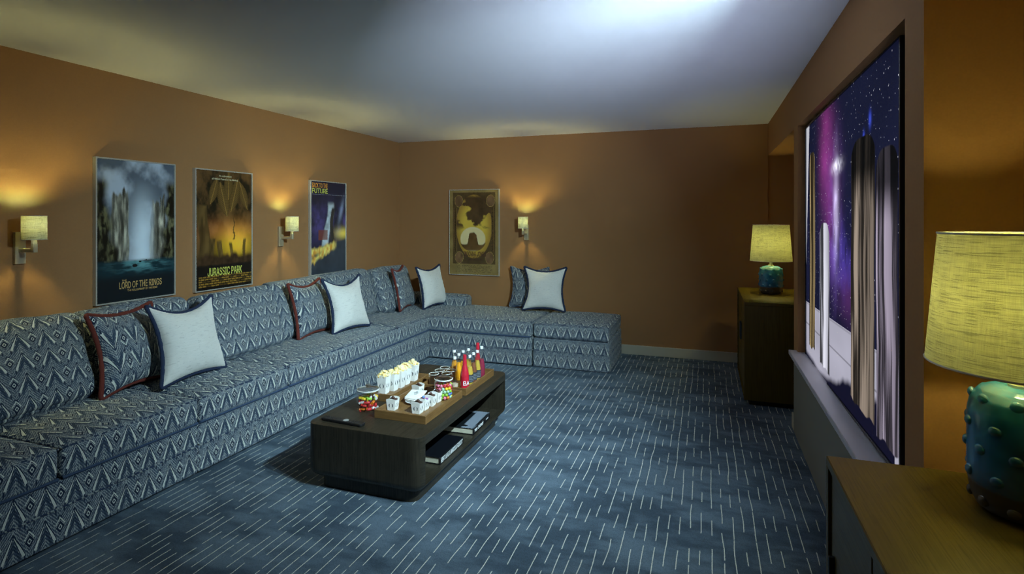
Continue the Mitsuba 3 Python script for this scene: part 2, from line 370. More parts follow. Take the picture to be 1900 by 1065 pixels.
# ------------------------------------------------------------------ the screen
def screen_fn(p, n, uv):
    u, v = uv.x, uv.y
    def blob(cx, cy, rx, ry): return dr.exp(-(dr.square((u-cx)/rx)+dr.square((v-cy)/ry)))
    neb = fbm(u*8, v*10, 1., 5); fil = smoothstep(.35, .75, fbm(u*16, v*9, 6., 4))
    c = mi.Color3f(.004, .005, .018) + mi.Color3f(.005, .006, .02)*fbm(u*4, v*4, 2.)
    c = c + mi.Color3f(.15, .016, .10)*blob(.33, .92, .085, .22)*(.25+1.5*neb)
    c = c + mi.Color3f(.12, .018, .12)*blob(.38, .70, .10, .20)*(.25+1.5*neb)
    c = c + mi.Color3f(.09, .045, .22)*blob(.45, .60, .07, .22)*(.3+1.3*fil)
    c = c + mi.Color3f(.75, .72, .95)*blob(.47, .64, .028, .13)*(.5+.8*fil)
    c = c + mi.Color3f(.03, .02, .17)*blob(.56, .47, .12, .10)*(.3+1.4*fil)
    c = c + mi.Color3f(.10, .02, .12)*blob(.60, .36, .10, .08)*neb
    c = c + mi.Color3f(.80, .82, .90)*blob(.475+.1*(v-.78), .775, .050, .020)*(.4+1.1*noise(u*90, v*70))
    c = c + mi.Color3f(.04, .07, .55)*(blob(.80, .86, .010, .02)+blob(.75, .82, .008, .016)+blob(.70, .66, .008, .045))
    def stars(c, k, thr, r, seed):
        su, sv = u*k+.37*noise(v*9, seed), v*k*.78
        cu, cv = dr.floor(su), dr.floor(sv)
        rx, ry = cell_rand(cu, cv, seed), cell_rand(cu, cv, seed+1)
        dd = dr.sqrt(dr.square(su-cu-.12-.76*rx)+dr.square(sv-cv-.12-.76*ry))
        on = dr.select(cell_rand(cu, cv, seed+2) > thr, 1.0, 0.0)*(1-smoothstep(r*.3, r, dd))
        return c + mi.Color3f(.75, .75, .85)*on*(.25+.9*cell_rand(cu, cv, seed+3))
    c = stars(c, 34., .66, .085, 11.); c = stars(c, 57., .74, .095, 31.)
    def edge(x, a, b): return smoothstep(a-.002, a+.002, x)*(1-smoothstep(b-.002, b+.002, x))
    # pale deck and sill below the window, and the pale curve of its surround at the left
    deck = mi.Color3f(.47, .46, .56)*(.72+.25*fbm(u*5, v*8, 3.))
    deck = deck*(1-.45*edge(v, .150-.02*u, .156-.02*u))*(1-.25*edge(v, .236, .243))
    dark = smoothstep(.0, -.03, v-.02-.085*smoothstep(.40, 1., u)-.05*fbm(u*14, 2., 9.)*smoothstep(.3, .6, u)-.03*noise(u*9, 5.))
    deck = mix(deck, mi.Color3f(.005, .005, .019), dark*(1-edge(u, .965, 2.)))
    c = dr.select(v < .245, deck, c)
    c = dr.select(u < .06 - .10*(1-v), mi.Color3f(.50, .51, .56), c)
    # plain upright columns of drapery standing on the deck: gold, white, sand, grey-violet
    def column(c, x0, x1, y0, y1, col, folds, seed, shade):
        wob = .012*(fbm(v*5, seed, 1.)-.5)
        k = (u-x0-wob)/(x1-x0); w = dr.square((k-.5)*2)
        top = y1 - .045*w*w
        inside = smoothstep(-.01, .01, k)*(1-smoothstep(.99, 1.01, k))*smoothstep(y0-.003, y0+.003, v-.02*noise(u*30, seed))*(1-smoothstep(top-.003, top+.003, v))
        f = fbm(k*folds*1.6+.8*fbm(v*3, seed), v*2.2, seed, 4)
        lum = smoothstep(.38, .68, f)*(1.1-.55*smoothstep(.3, 1., k))+.06
        lum = lum*(1-shade*smoothstep(y1-.20, y1-.08, v))
        return mix(c, mi.Color3f(*col)*lum, inside)
    c = column(c, .065, .165, .06, .88, (.42, .31, .15), 5, 1., .2)
    c = column(c, .245, .385, .03, .585, (.72, .72, .82), 3, 2., .1)
    c = column(c, .635, .835, .035, .825, (.30, .24, .19), 6, 3., .92)
    c = column(c, .845, .985, .015, .765, (.36, .31, .40), 6, 4., .90)
    return c*SCREEN_GAIN
scene['m_screen'] = {'type': 'diffuse', 'reflectance': rgb((.02, .02, .02))}
sc = thing('wall_screen', 'large thin screen in the wall recess showing a violet nebula beyond pale columns', 'screen')
SX = .62
sy0, sy1 = 4.058, 2.195
cor = np.array([[SX, sy0, .540], [SX, sy1, .585], [SX, sy1, 2.060], [SX, sy0, 2.030]])
img = trimesh.Trimesh(cor, [[0, 1, 2], [0, 2, 3]], process=False)
n0 = img.face_normals[0]
fc = [[0, 1, 2], [0, 2, 3]] if n0[0] < 0 else [[0, 2, 1], [0, 3, 2]]
uvq = np.array([[0, 0], [1, 0], [1, 1], [0, 1.0]])
add(sc, 'picture', mikit.ply((cor, np.array(fc)), None, False, uv=uvq), 'm_screen', emitter={'type': 'area', 'radiance': proc(screen_fn)})
def quadbar(a, b, w, name):
    """a bezel bar along the screen edge a-b, w = outward offset vector"""
    a, b, w = np.array(a), np.array(b), np.array(w)
    pts = [q + s for q in (a, b, a+w, b+w) for s in ([-.006, 0, 0], [.028, 0, 0])]
    add(sc, name, tm(m3.Manifold.hull_points(np.array(pts))), 'm_bezel')
quadbar(cor[0], cor[1], [0, 0, -.012], 'bezel'); quadbar(cor[3], cor[2], [0, 0, .012], 'bezel')
quadbar(cor[0]+[0, .01, -.012], cor[3]+[0, .01, .012], [0, -.01, 0], 'bezel'); quadbar(cor[1]+[0, 0, -.012], cor[2]+[0, 0, .012], [0, -.012, 0], 'bezel')
add(sc, 'dark_recess_back', bx(.64, .719, REC0+.003, REC1-.003, .56, SOF-.003, .002), 'm_black')  # black colour stands for the shade at the back of the recess

# ------------------------------------------------------------------ sofa
so = thing('sectional_sofa', 'long L-shaped sofa in navy and white zigzag fabric along the left wall', 'sofa')
XF = -2.70          # front plane of the long run
YF = 5.115          # front plane of the short run
def rect_loop_xz(y, x0, x1, z0, z1): return [(x0, y, z0), (x1, y, z0), (x1, y, z1), (x0, y, z1)]
def piping(parent, pts, r=.0055, closed=True, m='m_fabric_pipe', name='piping'):
    P = np.array(pts, float); Q = []
    N = len(P)
    for i in range(N if closed else N-1):
        a, b = P[i], P[(i+1) % N]; k = max(2, int(np.linalg.norm(b-a)/.06))
        Q += [a + (b-a)*t for t in np.linspace(0, 1, k, endpoint=False)]
    if not closed: Q.append(P[-1])
    add(parent, name, tube(Q, r, 6, closed), m, True)
def pipe_fn(p, n, uv):
    s = p.x*150+p.y*150+p.z*90
    return mix((.017, .036, .080), (.30, .33, .33), smoothstep(.5, .75, noise(s, 2.)))
mat('fabric_pipe', prin(proc(pipe_fn), .85))

YS = [.224, .936, 1.648, 2.359, 3.071, 4.497, YF+.01]
# base modules of the long run, upper band and lower band with a welt between
for a, b in ((.224, 2.359), (2.359, YF+.03)):
    add(so, 'base', fabric_mesh(cushion(-3.555, XF+.004, a+.003, b-.003, .165, .292, .012, n=9), 'left', (0, -.0096)), 'm_fabric')
    add(so, 'base_skirt', fabric_mesh(cushion(-3.555, XF, a+.002, b-.002, .012, .166, .010, n=9), 'left', (0, .001)), 'm_fabric')
    piping(so, [(XF+.001, a+.01, .166), (XF+.001, b-.01, .166)], .005, False)
for i in range(len(YS)-1):
    a, b = YS[i]+.003, YS[i+1]-.003
    c = cushion(-3.45, XF+.012, a, b, .290, .436, .026, (.006, .0, .022), n=21, wob=.002, seed=i)
    add(so, 'seat_cushion', fabric_mesh(c, 'left', (0, -.0206)), 'm_fabric')
    piping(so, [(-3.4, a+.006, .430), (XF+.004, a+.006, .428), (XF+.004, b-.006, .428), (-3.4, b-.006, .430)], .005, False)
    piping(so, [(XF+.004, a+.006, .296), (XF+.004, b-.006, .296)], .009, False, 'm_welt')
# short run under the back wall (corner and chaise)
add(so, 'base', fabric_mesh(cushion(XF-.02, -1.603, YF-.002, 5.955, .165, .292, .012, n=9), 'back', (.03, -.0126)), 'm_fabric')
add(so, 'base_skirt', fabric_mesh(cushion(XF-.02, -1.603, YF+.002, 5.955, .012, .166, .010, n=9), 'back', (.03, -.0016)), 'm_fabric')
piping(so, [(XF, YF+.001, .166), (-1.61, YF+.001, .166)], .005, False)
c = cushion(-3.45, -1.600, YF-.012, 5.94, .290, .436, .026, (.0, .006, .018), n=25, wob=.002, seed=11)
add(so, 'seat_cushion', fabric_mesh(c, 'back', (.03, -.0236)), 'm_fabric')
piping(so, [(XF+.02, YF-.004, .428), (-1.607, YF-.004, .428), (-1.607, 5.93, .43)], .005, False)
piping(so, [(XF+.02, YF-.004, .296), (-1.607, YF-.004, .296)], .009, False, 'm_welt')
# back frame, back cushions and the low arm at the back wall
add(so, 'back_frame', fabric_mesh(cushion(-3.555, -3.47, .224, 5.955, .04, .80, .03, n=9), 'left', (0, .03)), 'm_fabric')
BK = [.736, 1.448, 2.160, 2.872, 3.584, 4.296, 5.008, 5.70]
for i in range(len(BK)-1):
    a, b = BK[i]+.002, BK[i+1]-.002
    c = cushion(-.105, .105, a+.003, b-.003, -.235, .235, .055, (.035, .006, .014), n=25, wob=.008, seed=20+i)
    v = np.array(c.vertices)
    th = .19 + .02*math.sin(i*2.3)
    x, z = v[:, 0].copy(), v[:, 2].copy()
    x = x*(1 - .25*(z/.235))                      # thinner at the top
    v[:, 0] = -3.350 + [0, 0, -.045, .03, -.01, -.035, .03][i] + x*math.cos(th) - z*math.sin(th)
    v[:, 2] = .672 + z*math.cos(th) + x*math.sin(th)*.5 + .006*math.sin(i*1.7)
    c = trimesh.Trimesh(v, c.faces, process=False)
    add(so, 'back_cushion', fabric_mesh(c, 'left', (.02*i, .03)), 'm_fabric')
add(so, 'arm', fabric_mesh(cushion(-3.555, -2.575, 5.735, 5.955, .30, .560, .045, (.004, .004, .006), n=13), 'back', (.05, .03)), 'm_fabric')

ot = thing('ottoman', 'square ottoman in zigzag fabric at the end of the sofa by the back wall', 'ottoman')
OX0, OX1, OY0, OY1 = -1.592, -.845, 5.155, 5.93
add(ot, 'base', fabric_mesh(cushion(OX0+.002, OX1-.002, OY0, OY1, .165, .282, .010, n=9), 'back', (.01, -.0426)), 'm_fabric')
add(ot, 'base_skirt', fabric_mesh(cushion(OX0, OX1, OY0-.002, OY1, .004, .166, .008, n=9), 'back', (.01, -.0366)), 'm_fabric')
add(ot, 'cushion', fabric_mesh(cushion(OX0+.004, OX1-.004, OY0-.004, OY1-.01, .287, .428, .028, (.004, .004, .024), n=21, wob=.002, seed=31), 'back', (.01, -.0536)), 'm_fabric')
piping(ot, [(OX0+.011, OY0+.003, .419), (OX1-.011, OY0+.003, .419), (OX1-.011, OY1-.02, .419), (OX0+.011, OY1-.02, .419)], .005)
piping(ot, [(OX0, OY0-.002, .166), (OX1, OY0-.002, .166), (OX1, OY1, .166)], .005, False)

# ------------------------------------------------------------------ throw pillows
def pillow(label, bl, br_dir, S, lean, T_, cover, trim, seed, group=None, z0=.462, pinch=.17):
    r_ = np.random.default_rng(seed)
    k = thing('throw_pillow', label, 'pillow', group)
    N = 41; t = np.sin(PI/2*np.linspace(-1, 1, N)); t = np.sign(t)*np.abs(t)**.92
    U, V = np.meshgrid(t, t, indexing='ij')
    w1, w2, w3, w4 = 1+.5*(r_.random(4)-.5)
    def edge(u, v):
        px = np.where(u > 0, w1, w2)*pinch; py = np.where(v > 0, w3*1.25, w4*.6)*pinch
        x = S*u*(1 - px*(1-v*v)*np.abs(u)); y = S*v*(1 - py*(1-u*u)*np.abs(v))
        return x, y
    X, Y = edge(U, V)
    thick = T_*np.power(np.maximum((1-U**2)*(1-V**2), 0), .42)*(1 - .22*V)
    P3 = np.stack([X, Y, U*0], -1)*9
    wr = (meshkit.fbm(P3+seed*3.1, 3, seed)-.5)*.028*np.power(np.maximum((1-U**2)*(1-V**2), 0), .3)
    Z1 = thick + wr; Z0 = -thick*.9
    v = np.concatenate([np.stack([X, Y, Z1], -1).reshape(-1, 3), np.stack([X, Y, Z0], -1).reshape(-1, 3)])
    uv = np.concatenate([np.stack([X, Y], -1).reshape(-1, 2)]*2)
    F = []
    for i in range(N-1):
        for j in range(N-1):
            a, b, c, d = i*N+j, (i+1)*N+j, (i+1)*N+j+1, i*N+j+1
            F += [(a, b, c), (a, c, d)]; o = N*N
            F += [(o+a, o+c, o+b), (o+a, o+d, o+c)]
    ex = np.array([br_dir[0], br_dir[1], 0.0]); ex /= np.linalg.norm(ex)
    nh = np.cross(ex, [0, 0, 1.0])                  # faces the room
    ey = math.cos(lean)*np.array([0, 0, 1.0]) - math.sin(lean)*nh
    ez = np.cross(ex, ey)
    o = np.array([bl[0], bl[1], z0]) + ex*S + ey*S
    M = frame4(o, ex, ey, ez)
    add(k, 'cover', uvmesh(v, np.array(F), (uv*(-1 if seed == 1 else 1)) + seed*.031), cover, M=M)
    s = np.linspace(-1, 1, 30, endpoint=False); one = np.ones(30)
    bu = np.concatenate([s, one, -s, -one]); bv = np.concatenate([-one, s, one, -s])
    ex_, ey_ = edge(bu, bv)
    pts = np.stack([ex_, ey_, 0*ex_], -1)*(1+.006/S)
    # round the corners a little
    pts = (pts + np.roll(pts, 1, 0) + np.roll(pts, -1, 0))/3
    rr = .0120*(1+.35*(r_.random(len(pts))-.5))
    add(k, 'fringe', tube(pts, rr, 8, True), trim, True, label={'m_rust': 'rust red fringe', 'm_navy': 'navy blue fringe', 'm_fabric_pipe': 'patterned piping'}[trim], M=M)
    return k
pillow('zigzag patterned pillow with rust red fringe, nearest of its kind on the long sofa', (-3.11, 2.105), (-.10, .44), .232, .20, .080, 'm_fabric', 'm_rust', 1)
pillow('plain white pillow with navy fringe, nearest to the viewer, under the waterfall poster', (-2.985, 2.36), (-.03, .47), .242, .24, .098, 'm_linen', 'm_navy', 2, pinch=.24)
pillow('zigzag patterned pillow with rust red fringe in the middle of the long sofa', (-3.12, 3.665), (-.05, .44), .228, .22, .080, 'm_fabric', 'm_rust', 3)
pillow('plain white pillow with navy fringe in the middle of the long sofa', (-2.99, 3.93), (.05, .46), .238, .27, .092, 'm_linen', 'm_navy', 4, pinch=.24)
pillow('zigzag patterned pillow with rust red fringe in the far corner of the sofa', (-3.06, 5.14), (-.12, .43), .225, .20, .075, 'm_fabric', 'm_rust', 5)
pillow('plain white pillow with navy fringe in the far corner beside the low arm', (-2.90, 5.36), (.05, .40), .228, .22, .090, 'm_linen', 'm_navy', 6, z0=.458, pinch=.22)
pillow('zigzag patterned pillow leaning on the back wall behind a white one', (-2.075, 5.838), (.43, .01), .220, .12, .056, 'm_fabric', 'm_fabric_pipe', 7)
pillow('plain white pillow with navy fringe leaning at the back wall below the sconce', (-1.865, 5.655), (.43, .03), .232, .20, .070, 'm_linen', 'm_navy', 8, pinch=.22)

# ------------------------------------------------------------------ posters
def poster(label, art, wall, a0, a1, z0, z1, words):
    """wall 'left': a = y; wall 'back': a = x. words: (text, height, centre along 0..1, z 0..1, width 0..1, material)"""
    k = thing('framed_poster', label, 'poster')
    D, f = .030, .009
    if wall == 'left':
        P = lambda a, d, z: np.array([XL+d, a, z]); ex = np.array([0, 1.0, 0]); box = lambda s0, s1, d0, d1, q0, q1: bx(XL+d0, XL+d1, s0, s1, q0, q1, .001)
    else:
        P = lambda a, d, z: np.array([a, YB-d, z]); ex = np.array([1.0, 0, 0]); box = lambda s0, s1, d0, d1, q0, q1: bx(s0, s1, YB-d1, YB-d0, q0, q1, .001)
    for q in ((a0, a1, 0, D, z0, z0+f), (a0, a1, 0, D, z1-f, z1), (a0, a0+f, 0, D, z0+f, z1-f), (a1-f, a1, 0, D, z0+f, z1-f)):
        add(k, 'frame', box(*q), 'm_silver')
    v = np.array([P(a0+f, D-.006, z0+f), P(a1-f, D-.006, z0+f), P(a1-f, D-.006, z1-f), P(a0+f, D-.006, z1-f)])
    uv = np.array([[0, 0], [1, 0], [1, 1], [0, 1.0]])
    add(k, 'print', mikit.ply((v, np.array([[0, 1, 2], [0, 2, 3]])), None, False, uv=uv), art)
    for s, h, c, zz, wd, m in words:
        w_ = (a1-a0)*wd
        o = P(a0+(a1-a0)*c-w_/2, D-.0055, z0+(z1-z0)*zz)
        add(k, 'lettering', text_at(s, h, o, ex, [0, 0, 1.0], w_), m)
    return k

def art(name, fn): mat(name, prin(proc(lambda p, n, uv: fn(p, n, uv)*1.35), .32, specular=.5))
def art_falls(p, n, uv):
    u, v = uv.x, uv.y
    cl = fbm(u*4, v*5, 1., 5)
    c = mix((.07, .09, .12), (.40, .46, .54), smoothstep(.30, .72, cl)*smoothstep(.35, 1.0, v*.6+.45))
    mist = dr.exp(-dr.square((u-.56)/.16))*smoothstep(.95, .45, v)*smoothstep(.18, .3, v)
    c = mix(c, mi.Color3f(.62, .72, .80), mist*.9)
    rk = fbm(u*22, v*9, 4., 5); stripes = .45+1.0*smoothstep(.2, .8, noise(u*60+2*noise(v*8, 3.), v*4))
    def spire(c, x, w, top):                      # tall split rock towers either side of the falls
        ww = w*(1 - .35*smoothstep(.4, top, v)) + .02*(noise(v*14, x*9)-.5)
        on = (1-smoothstep(ww-.01, ww+.01, dr.abs(u-x)))*(1-smoothstep(top-.03, top, v+.05*noise(u*40, 3.)))
        lit = .55+.8*smoothstep(-ww, ww, (u-x)*dr.select(mi.Float(x) < .5, 1., -1.))
        return mix(c, mi.Color3f(.25, .24, .19)*lit*stripes*(.35+1.2*smoothstep(.25, .75, rk)), on*smoothstep(.14, .36, v)*(1-.55*smoothstep(.06, .0, dr.abs(u-.56)-.12)))
    c = spire(c, .24, .085, .80); c = spire(c, .335, .055, .83); c = spire(c, .74, .085, .76); c = spire(c, .83, .05, .79)
    edge = smoothstep(.05, -.05, u-.05-.17*smoothstep(.9, .2, v)*noise(v*6, 2.)-.08*noise(v*17, 9.)-.10*smoothstep(.6, .25, v))
    edge = dr.maximum(edge, smoothstep(-.05, .05, u-.93+.17*smoothstep(.9, .2, v)*noise(v*6, 5.)+.07*noise(v*17, 7.)+.10*smoothstep(.6, .25, v)))
    c = mix(c, mi.Color3f(.050, .048, .024)*(.1+2.4*smoothstep(.35, .75, rk)*smoothstep(.3, .7, fbm(u*30, v*26, 2., 3))), edge*smoothstep(.92, .82, v))
    wat = smoothstep(.30, .27, v)
    wv = fbm(u*8, v*60, 2., 3)
    c = mix(c, mix((.004, .022, .03), (.10, .26, .28), smoothstep(.35, .8, wv)*dr.exp(-dr.square((u-.55)/.3))*smoothstep(.16, .26, v)), wat)
    for x, y, s in ((.46, .245, .035), (.53, .272, .018), (.61, .282, .01)):
        boat = (1-smoothstep(.8, 1., dr.square((u-x)/s)+dr.square((v-y)/(s*.35))))
        c = mix(c, mi.Color3f(.006, .007, .008), boat)
    return mix(c, mi.Color3f(.005, .009, .012), smoothstep(.21, .14, v))
def art_jungle(p, n, uv):
    u, v = uv.x, uv.y
    f = fbm(u*7, v*8, 3., 5)
    c = mix((.008, .008, .004), (.11, .055, .018), smoothstep(.35, .75, f))
    glow = dr.exp(-(dr.square((u-.70)/.30)+dr.square((v-.37)/.13)))
    c = c + mi.Color3f(.75, .42, .02)*glow + mi.Color3f(.28, .07, .02)*dr.exp(-(dr.square((u-.65)/.5)+dr.square((v-.49)/.09)))
    # broad golden leaves hanging from the canopy, and a leafy vine
    for lx, ly, an, ll, lw in ((.30, .83, -1.9, .20, .075), (.84, .80, -1.2, .22, .080), (.47, .76, -1.30, .25, .105), (.67, .80, -1.85, .25, .095), (.56, .88, -1.6, .20, .085)):
        dx, dy = u-lx, (v-ly)*1.6
        a = (dx*math.cos(an)+dy*math.sin(an))/ll; b = (-dx*math.sin(an)+dy*math.cos(an))/lw
        e = dr.abs(b)/dr.maximum(1-a*a, 1e-3)
        inl = smoothstep(1.02, .96, e)*smoothstep(1., .97, dr.abs(a))
        rib = .72+.28*dr.sin((a*3-dr.abs(b)*.35)*22+3*noise(u*9, v*9))
        lc = mi.Color3f(.15, .085, .024)*(.30+.6*rib)*(1-.35*smoothstep(.5, 1., e))
        lc = mix(lc, mi.Color3f(.30, .17, .04), smoothstep(.10, .03, dr.abs(b))*.7)
        c = mix(c, lc, inl*.9)
    vx = u-.66-.010*dr.sin(v*60)
    vine = smoothstep(.010+.018*smoothstep(.3, .9, noise(v*70, 3.)), .004, dr.abs(vx))*smoothstep(.40, .42, v)*smoothstep(.62, .60, v)
    c = mix(c, mi.Color3f(.09, .045, .012), vine)
    # trunks and undergrowth
    for x, w, top in ((.12, .10, .72), (.27, .06, .44), (.42, .05, .42), (.60, .03, .40), (.88, .03, .43)):
        on = smoothstep(w, w*.75, dr.abs(u-x-.03*dr.sin(v*11+x*30)))*smoothstep(top, top-.03, v)
        c = mix(c, mi.Color3f(.085, .05, .015)*(.4+1.2*noise(u*30, v*14)), on*.9)
    und = smoothstep(.0, -.05, v-.25-.10*fbm(u*6, 1., 5.))
    c = mix(c, mi.Color3f(.035, .018, .008)*(.4+1.4*fbm(u*18, v*22, 6.)), und)
    c = mix(c, mi.Color3f(.006, .005, .004), smoothstep(.215, .19, v))
    # block of credits: amber bricks on black
    r = dr.floor(v*52); s = (v*52-r); cu = u*14+r*.5; k = dr.floor(cu); fu = cu-k
    br = smoothstep(.15, .22, s)*smoothstep(.9, .83, s)*smoothstep(.06, .1, fu)*smoothstep(.96, .92, fu)*dr.select(cell_rand(k, r) > .25, 1., .25)
    band = smoothstep(.02, .022, v)*smoothstep(.112, .11, v)*smoothstep(.04, .05, u)
    return mix(c, mi.Color3f(.22, .12, .02), br*band*smoothstep(.35, .1, dr.abs(v-.065)*3))
def art_night(p, n, uv):
    u, v = uv.x, uv.y
    f = fbm(u*5, v*7, 2., 5)
    c = mi.Color3f(.012, .012, .028) + mi.Color3f(.06, .04, .16)*smoothstep(.35, .8, f)*dr.exp(-dr.square((v-.56)/.17))
    c = c + mi.Color3f(.30, .36, .50)*dr.exp(-(dr.square((u-.82-(v-.6)*.5)/.05)+dr.square((v-.68)/.12)))*.6
    c = c + mi.Color3f(.75, .55, .05)*dr.exp(-(dr.square((u-.92)/.22)+dr.square((v-.43)/.06)))
    # pale curved band of light rising from the road
    q = dr.abs(u-.40-.16*dr.sin((v-.42)*5.2)-.10*smoothstep(.5, .2, v))
    c = mix(c, mi.Color3f(.45, .52, .56)*(.5+.8*noise(u*9, v*30)), smoothstep(.115, .06, q)*smoothstep(.26, .34, v)*smoothstep(.80, .74, v)*.9)
    c = mix(c, mi.Color3f(.03, .025, .022), smoothstep(.06, .03, dr.abs(u-.62-.05*dr.sin(v*9)))*smoothstep(.22, .3, v)*smoothstep(.74, .70, v))
    c = mix(c, mi.Color3f(.16, .04, .02), smoothstep(.14, .12, dr.abs(u-.33))*smoothstep(.36, .37, v)*smoothstep(.48, .47, v)*.8)
    road = smoothstep(.02, -.02, v-.26-.10*u)
    c = mix(c, mi.Color3f(.030, .038, .050)*(.6+.8*f), road)
    for k_, x0 in ((0., .30), (1., .62)):
        ln = dr.abs(v-.235-.09*k_*0-.30*(u-.0)*(.35+.5*k_)+.10*k_)
        fl = smoothstep(.05, .0, ln-.045*(noise(u*22, v*9, k_)-.3))*smoothstep(.75, .60, u)
        c = mix(c, mix((.55, .22, .01), (.85, .75, .20), noise(u*30, v*30)), fl*.9)
    c = mix(c, mi.Color3f(.01, .01, .02), smoothstep(.003, .001, dr.abs(v-.865))*.0)
    return mix(c, mi.Color3f(.25, .27, .32), smoothstep(.0025, .0012, dr.abs(v-.862))*.7)
def art_desert(p, n, uv):
    u, v = uv.x, uv.y
    f = fbm(u*9, v*11, 1., 4)
    c = mix((.16, .105, .032), (.27, .19, .065), f)
    inr = smoothstep(.06, .07, u)*smoothstep(.94, .93, u)*smoothstep(.12, .13, v)*smoothstep(.975, .97, v)
    c = mix(c, mi.Color3f(.075, .045, .016)*(.5+f), inr)
    q = dr.square((u-.5)/.37)+dr.square((v-.57)/.38)
    c = mix(c, mix((.55, .38, .05), (.30, .17, .03), smoothstep(.2, 1., q)), smoothstep(1., .96, q)*inr)
    # table mountain and a wind-bent tree under a dark cloud bank
    cloud = smoothstep(.50, .62, fbm(u*5, v*9, 6., 4)+.35*dr.exp(-(dr.square((u-.55)/.28)+dr.square((v-.80)/.12)))-.05)
    c = mix(c, mi.Color3f(.055, .030, .012)*(.6+f), cloud*smoothstep(.50, .60, v)*smoothstep(.97, .9, v)*inr)
    s2 = dr.square((u-.48)/.27)+dr.square((v-.42)/.15)
    c = mix(c, mi.Color3f(.62, .52, .26), smoothstep(1., .8, s2))
    mesa = smoothstep(.0, -.02, v-.36-.12*smoothstep(.12, .06, dr.abs(u-.48))-.03*noise(u*22, 1.))*smoothstep(.25, .3, v)
    c = mix(c, mi.Color3f(.10, .05, .015)*(.5+f), mesa*smoothstep(1.05, .95, s2))
    for x in (.11, .89):
        col = smoothstep(.035, .03, dr.abs(u-x))*smoothstep(.26, .27, v)*smoothstep(.80, .79, v)
        c = mix(c, mi.Color3f(.12, .07, .025)*(.6+.8*dr.sin(u*240)), col)
    for x, y in ((.19, .87), (.84, .87), (.20, .20), (.82, .20)):
        r2 = dr.square((u-x)/.085)+dr.square((v-y)/.07)
        c = mix(c, mix((.24, .13, .06), (.06, .03, .012), noise(u*20, v*18, x*9)), smoothstep(1., .92, r2))
        c = mix(c, mi.Color3f(.45, .32, .08), smoothstep(.06, .02, dr.abs(r2-1)))
    ln = smoothstep(.3, .6, noise(u*70, dr.floor(v*90)))*smoothstep(.4, .5, dr.abs(v*90-dr.floor(v*90)-.5)*-2+1)
    return mix(c, mi.Color3f(.06, .04, .015), ln*.7*smoothstep(.115, .11, v)*smoothstep(.02, .025, v)*smoothstep(.1, .15, u)*smoothstep(.9, .85, u))
for nm, fn in (('falls', art_falls), ('jungle', art_jungle), ('night', art_night), ('desert', art_desert)): art('art_'+nm, fn)
mat('gold_ink', prin((.50, .33, .12), .5)); mat('lime_ink', prin((.62, .62, .12), .5)); mat('flame_ink', prin((.72, .30, .05), .5)); mat('maroon_ink', prin((.07, .02, .015), .5)); mat('cream_ink', prin((.62, .55, .35), .5))
Q = poster('tall framed poster of a waterfall between rock towers, nearest on the left wall', 'm_art_falls', 'left', 2.366, 2.910, .905, 1.828,
       [('LORD OF THE RINGS', .042, .54, .095, .54, 'm_gold_ink'), ('THE', .011, .33, .145, .06, 'm_gold_ink'), ('THE FELLOWSHIP OF THE RING', .012, .56, .072, .38, 'm_gold_ink')])
poster('framed poster of a dusky jungle with golden glow, second on the left wall', 'm_art_jungle', 'left', 3.070, 3.616, .897, 1.818,
       [('JURASSIC PARK', .058, .50, .120, .60, 'm_lime_ink'), ('An Adventure', .013, .5, .945, .22, 'm_cream_ink'), ('65 Million Years In The Making.', .013, .5, .918, .46, 'm_cream_ink')])
poster('framed poster of a fiery road at night, third on the left wall', 'm_art_night', 'left', 4.330, 4.882, .894, 1.810,
       [('BACK TO THE', .045, .25, .925, .42, 'm_flame_ink'), ('FUTURE', .045, .25, .868, .42, 'm_lime_ink')])
poster('framed sepia poster of a desert inside an oval on the back wall', 'm_art_desert', 'back', -2.876, -2.240, .778, 1.782,
       [('INDIANA JONES', .052, .52, .222, .44, 'm_maroon_ink'), ('AND THE', .010, .52, .203, .10, 'm_maroon_ink'), ('LAST CRUSADE', .020, .52, .172, .28, 'm_maroon_ink')])

# ------------------------------------------------------------------ lamps
def shade_mesh(r0, r1, z0, z1, n=64, m=2, c=(0, 0)):
    a = np.linspace(0, 2*PI, n+1); s = np.linspace(0, 1, m)
    A, S = np.meshgrid(a, s)
    R = r0+(r1-r0)*S
    v = np.stack([c[0]+R*np.cos(A), c[1]+R*np.sin(A), z0+(z1-z0)*S], -1).reshape(-1, 3)
    uv = np.stack([A*r0, z0+(z1-z0)*S], -1).reshape(-1, 2)
    f = []
    for i in range(m-1):
        for j in range(n):
            p = i*(n+1)+j; f += [(p, p+1, p+n+2), (p, p+n+2, p+n+1)]
    return v, np.array(f), uv
def ring(c, z, r, t=.003): return tube([(c[0]+r*math.cos(a), c[1]+r*math.sin(a), z) for a in np.linspace(0, 2*PI, 64, endpoint=False)], t, 6, True)

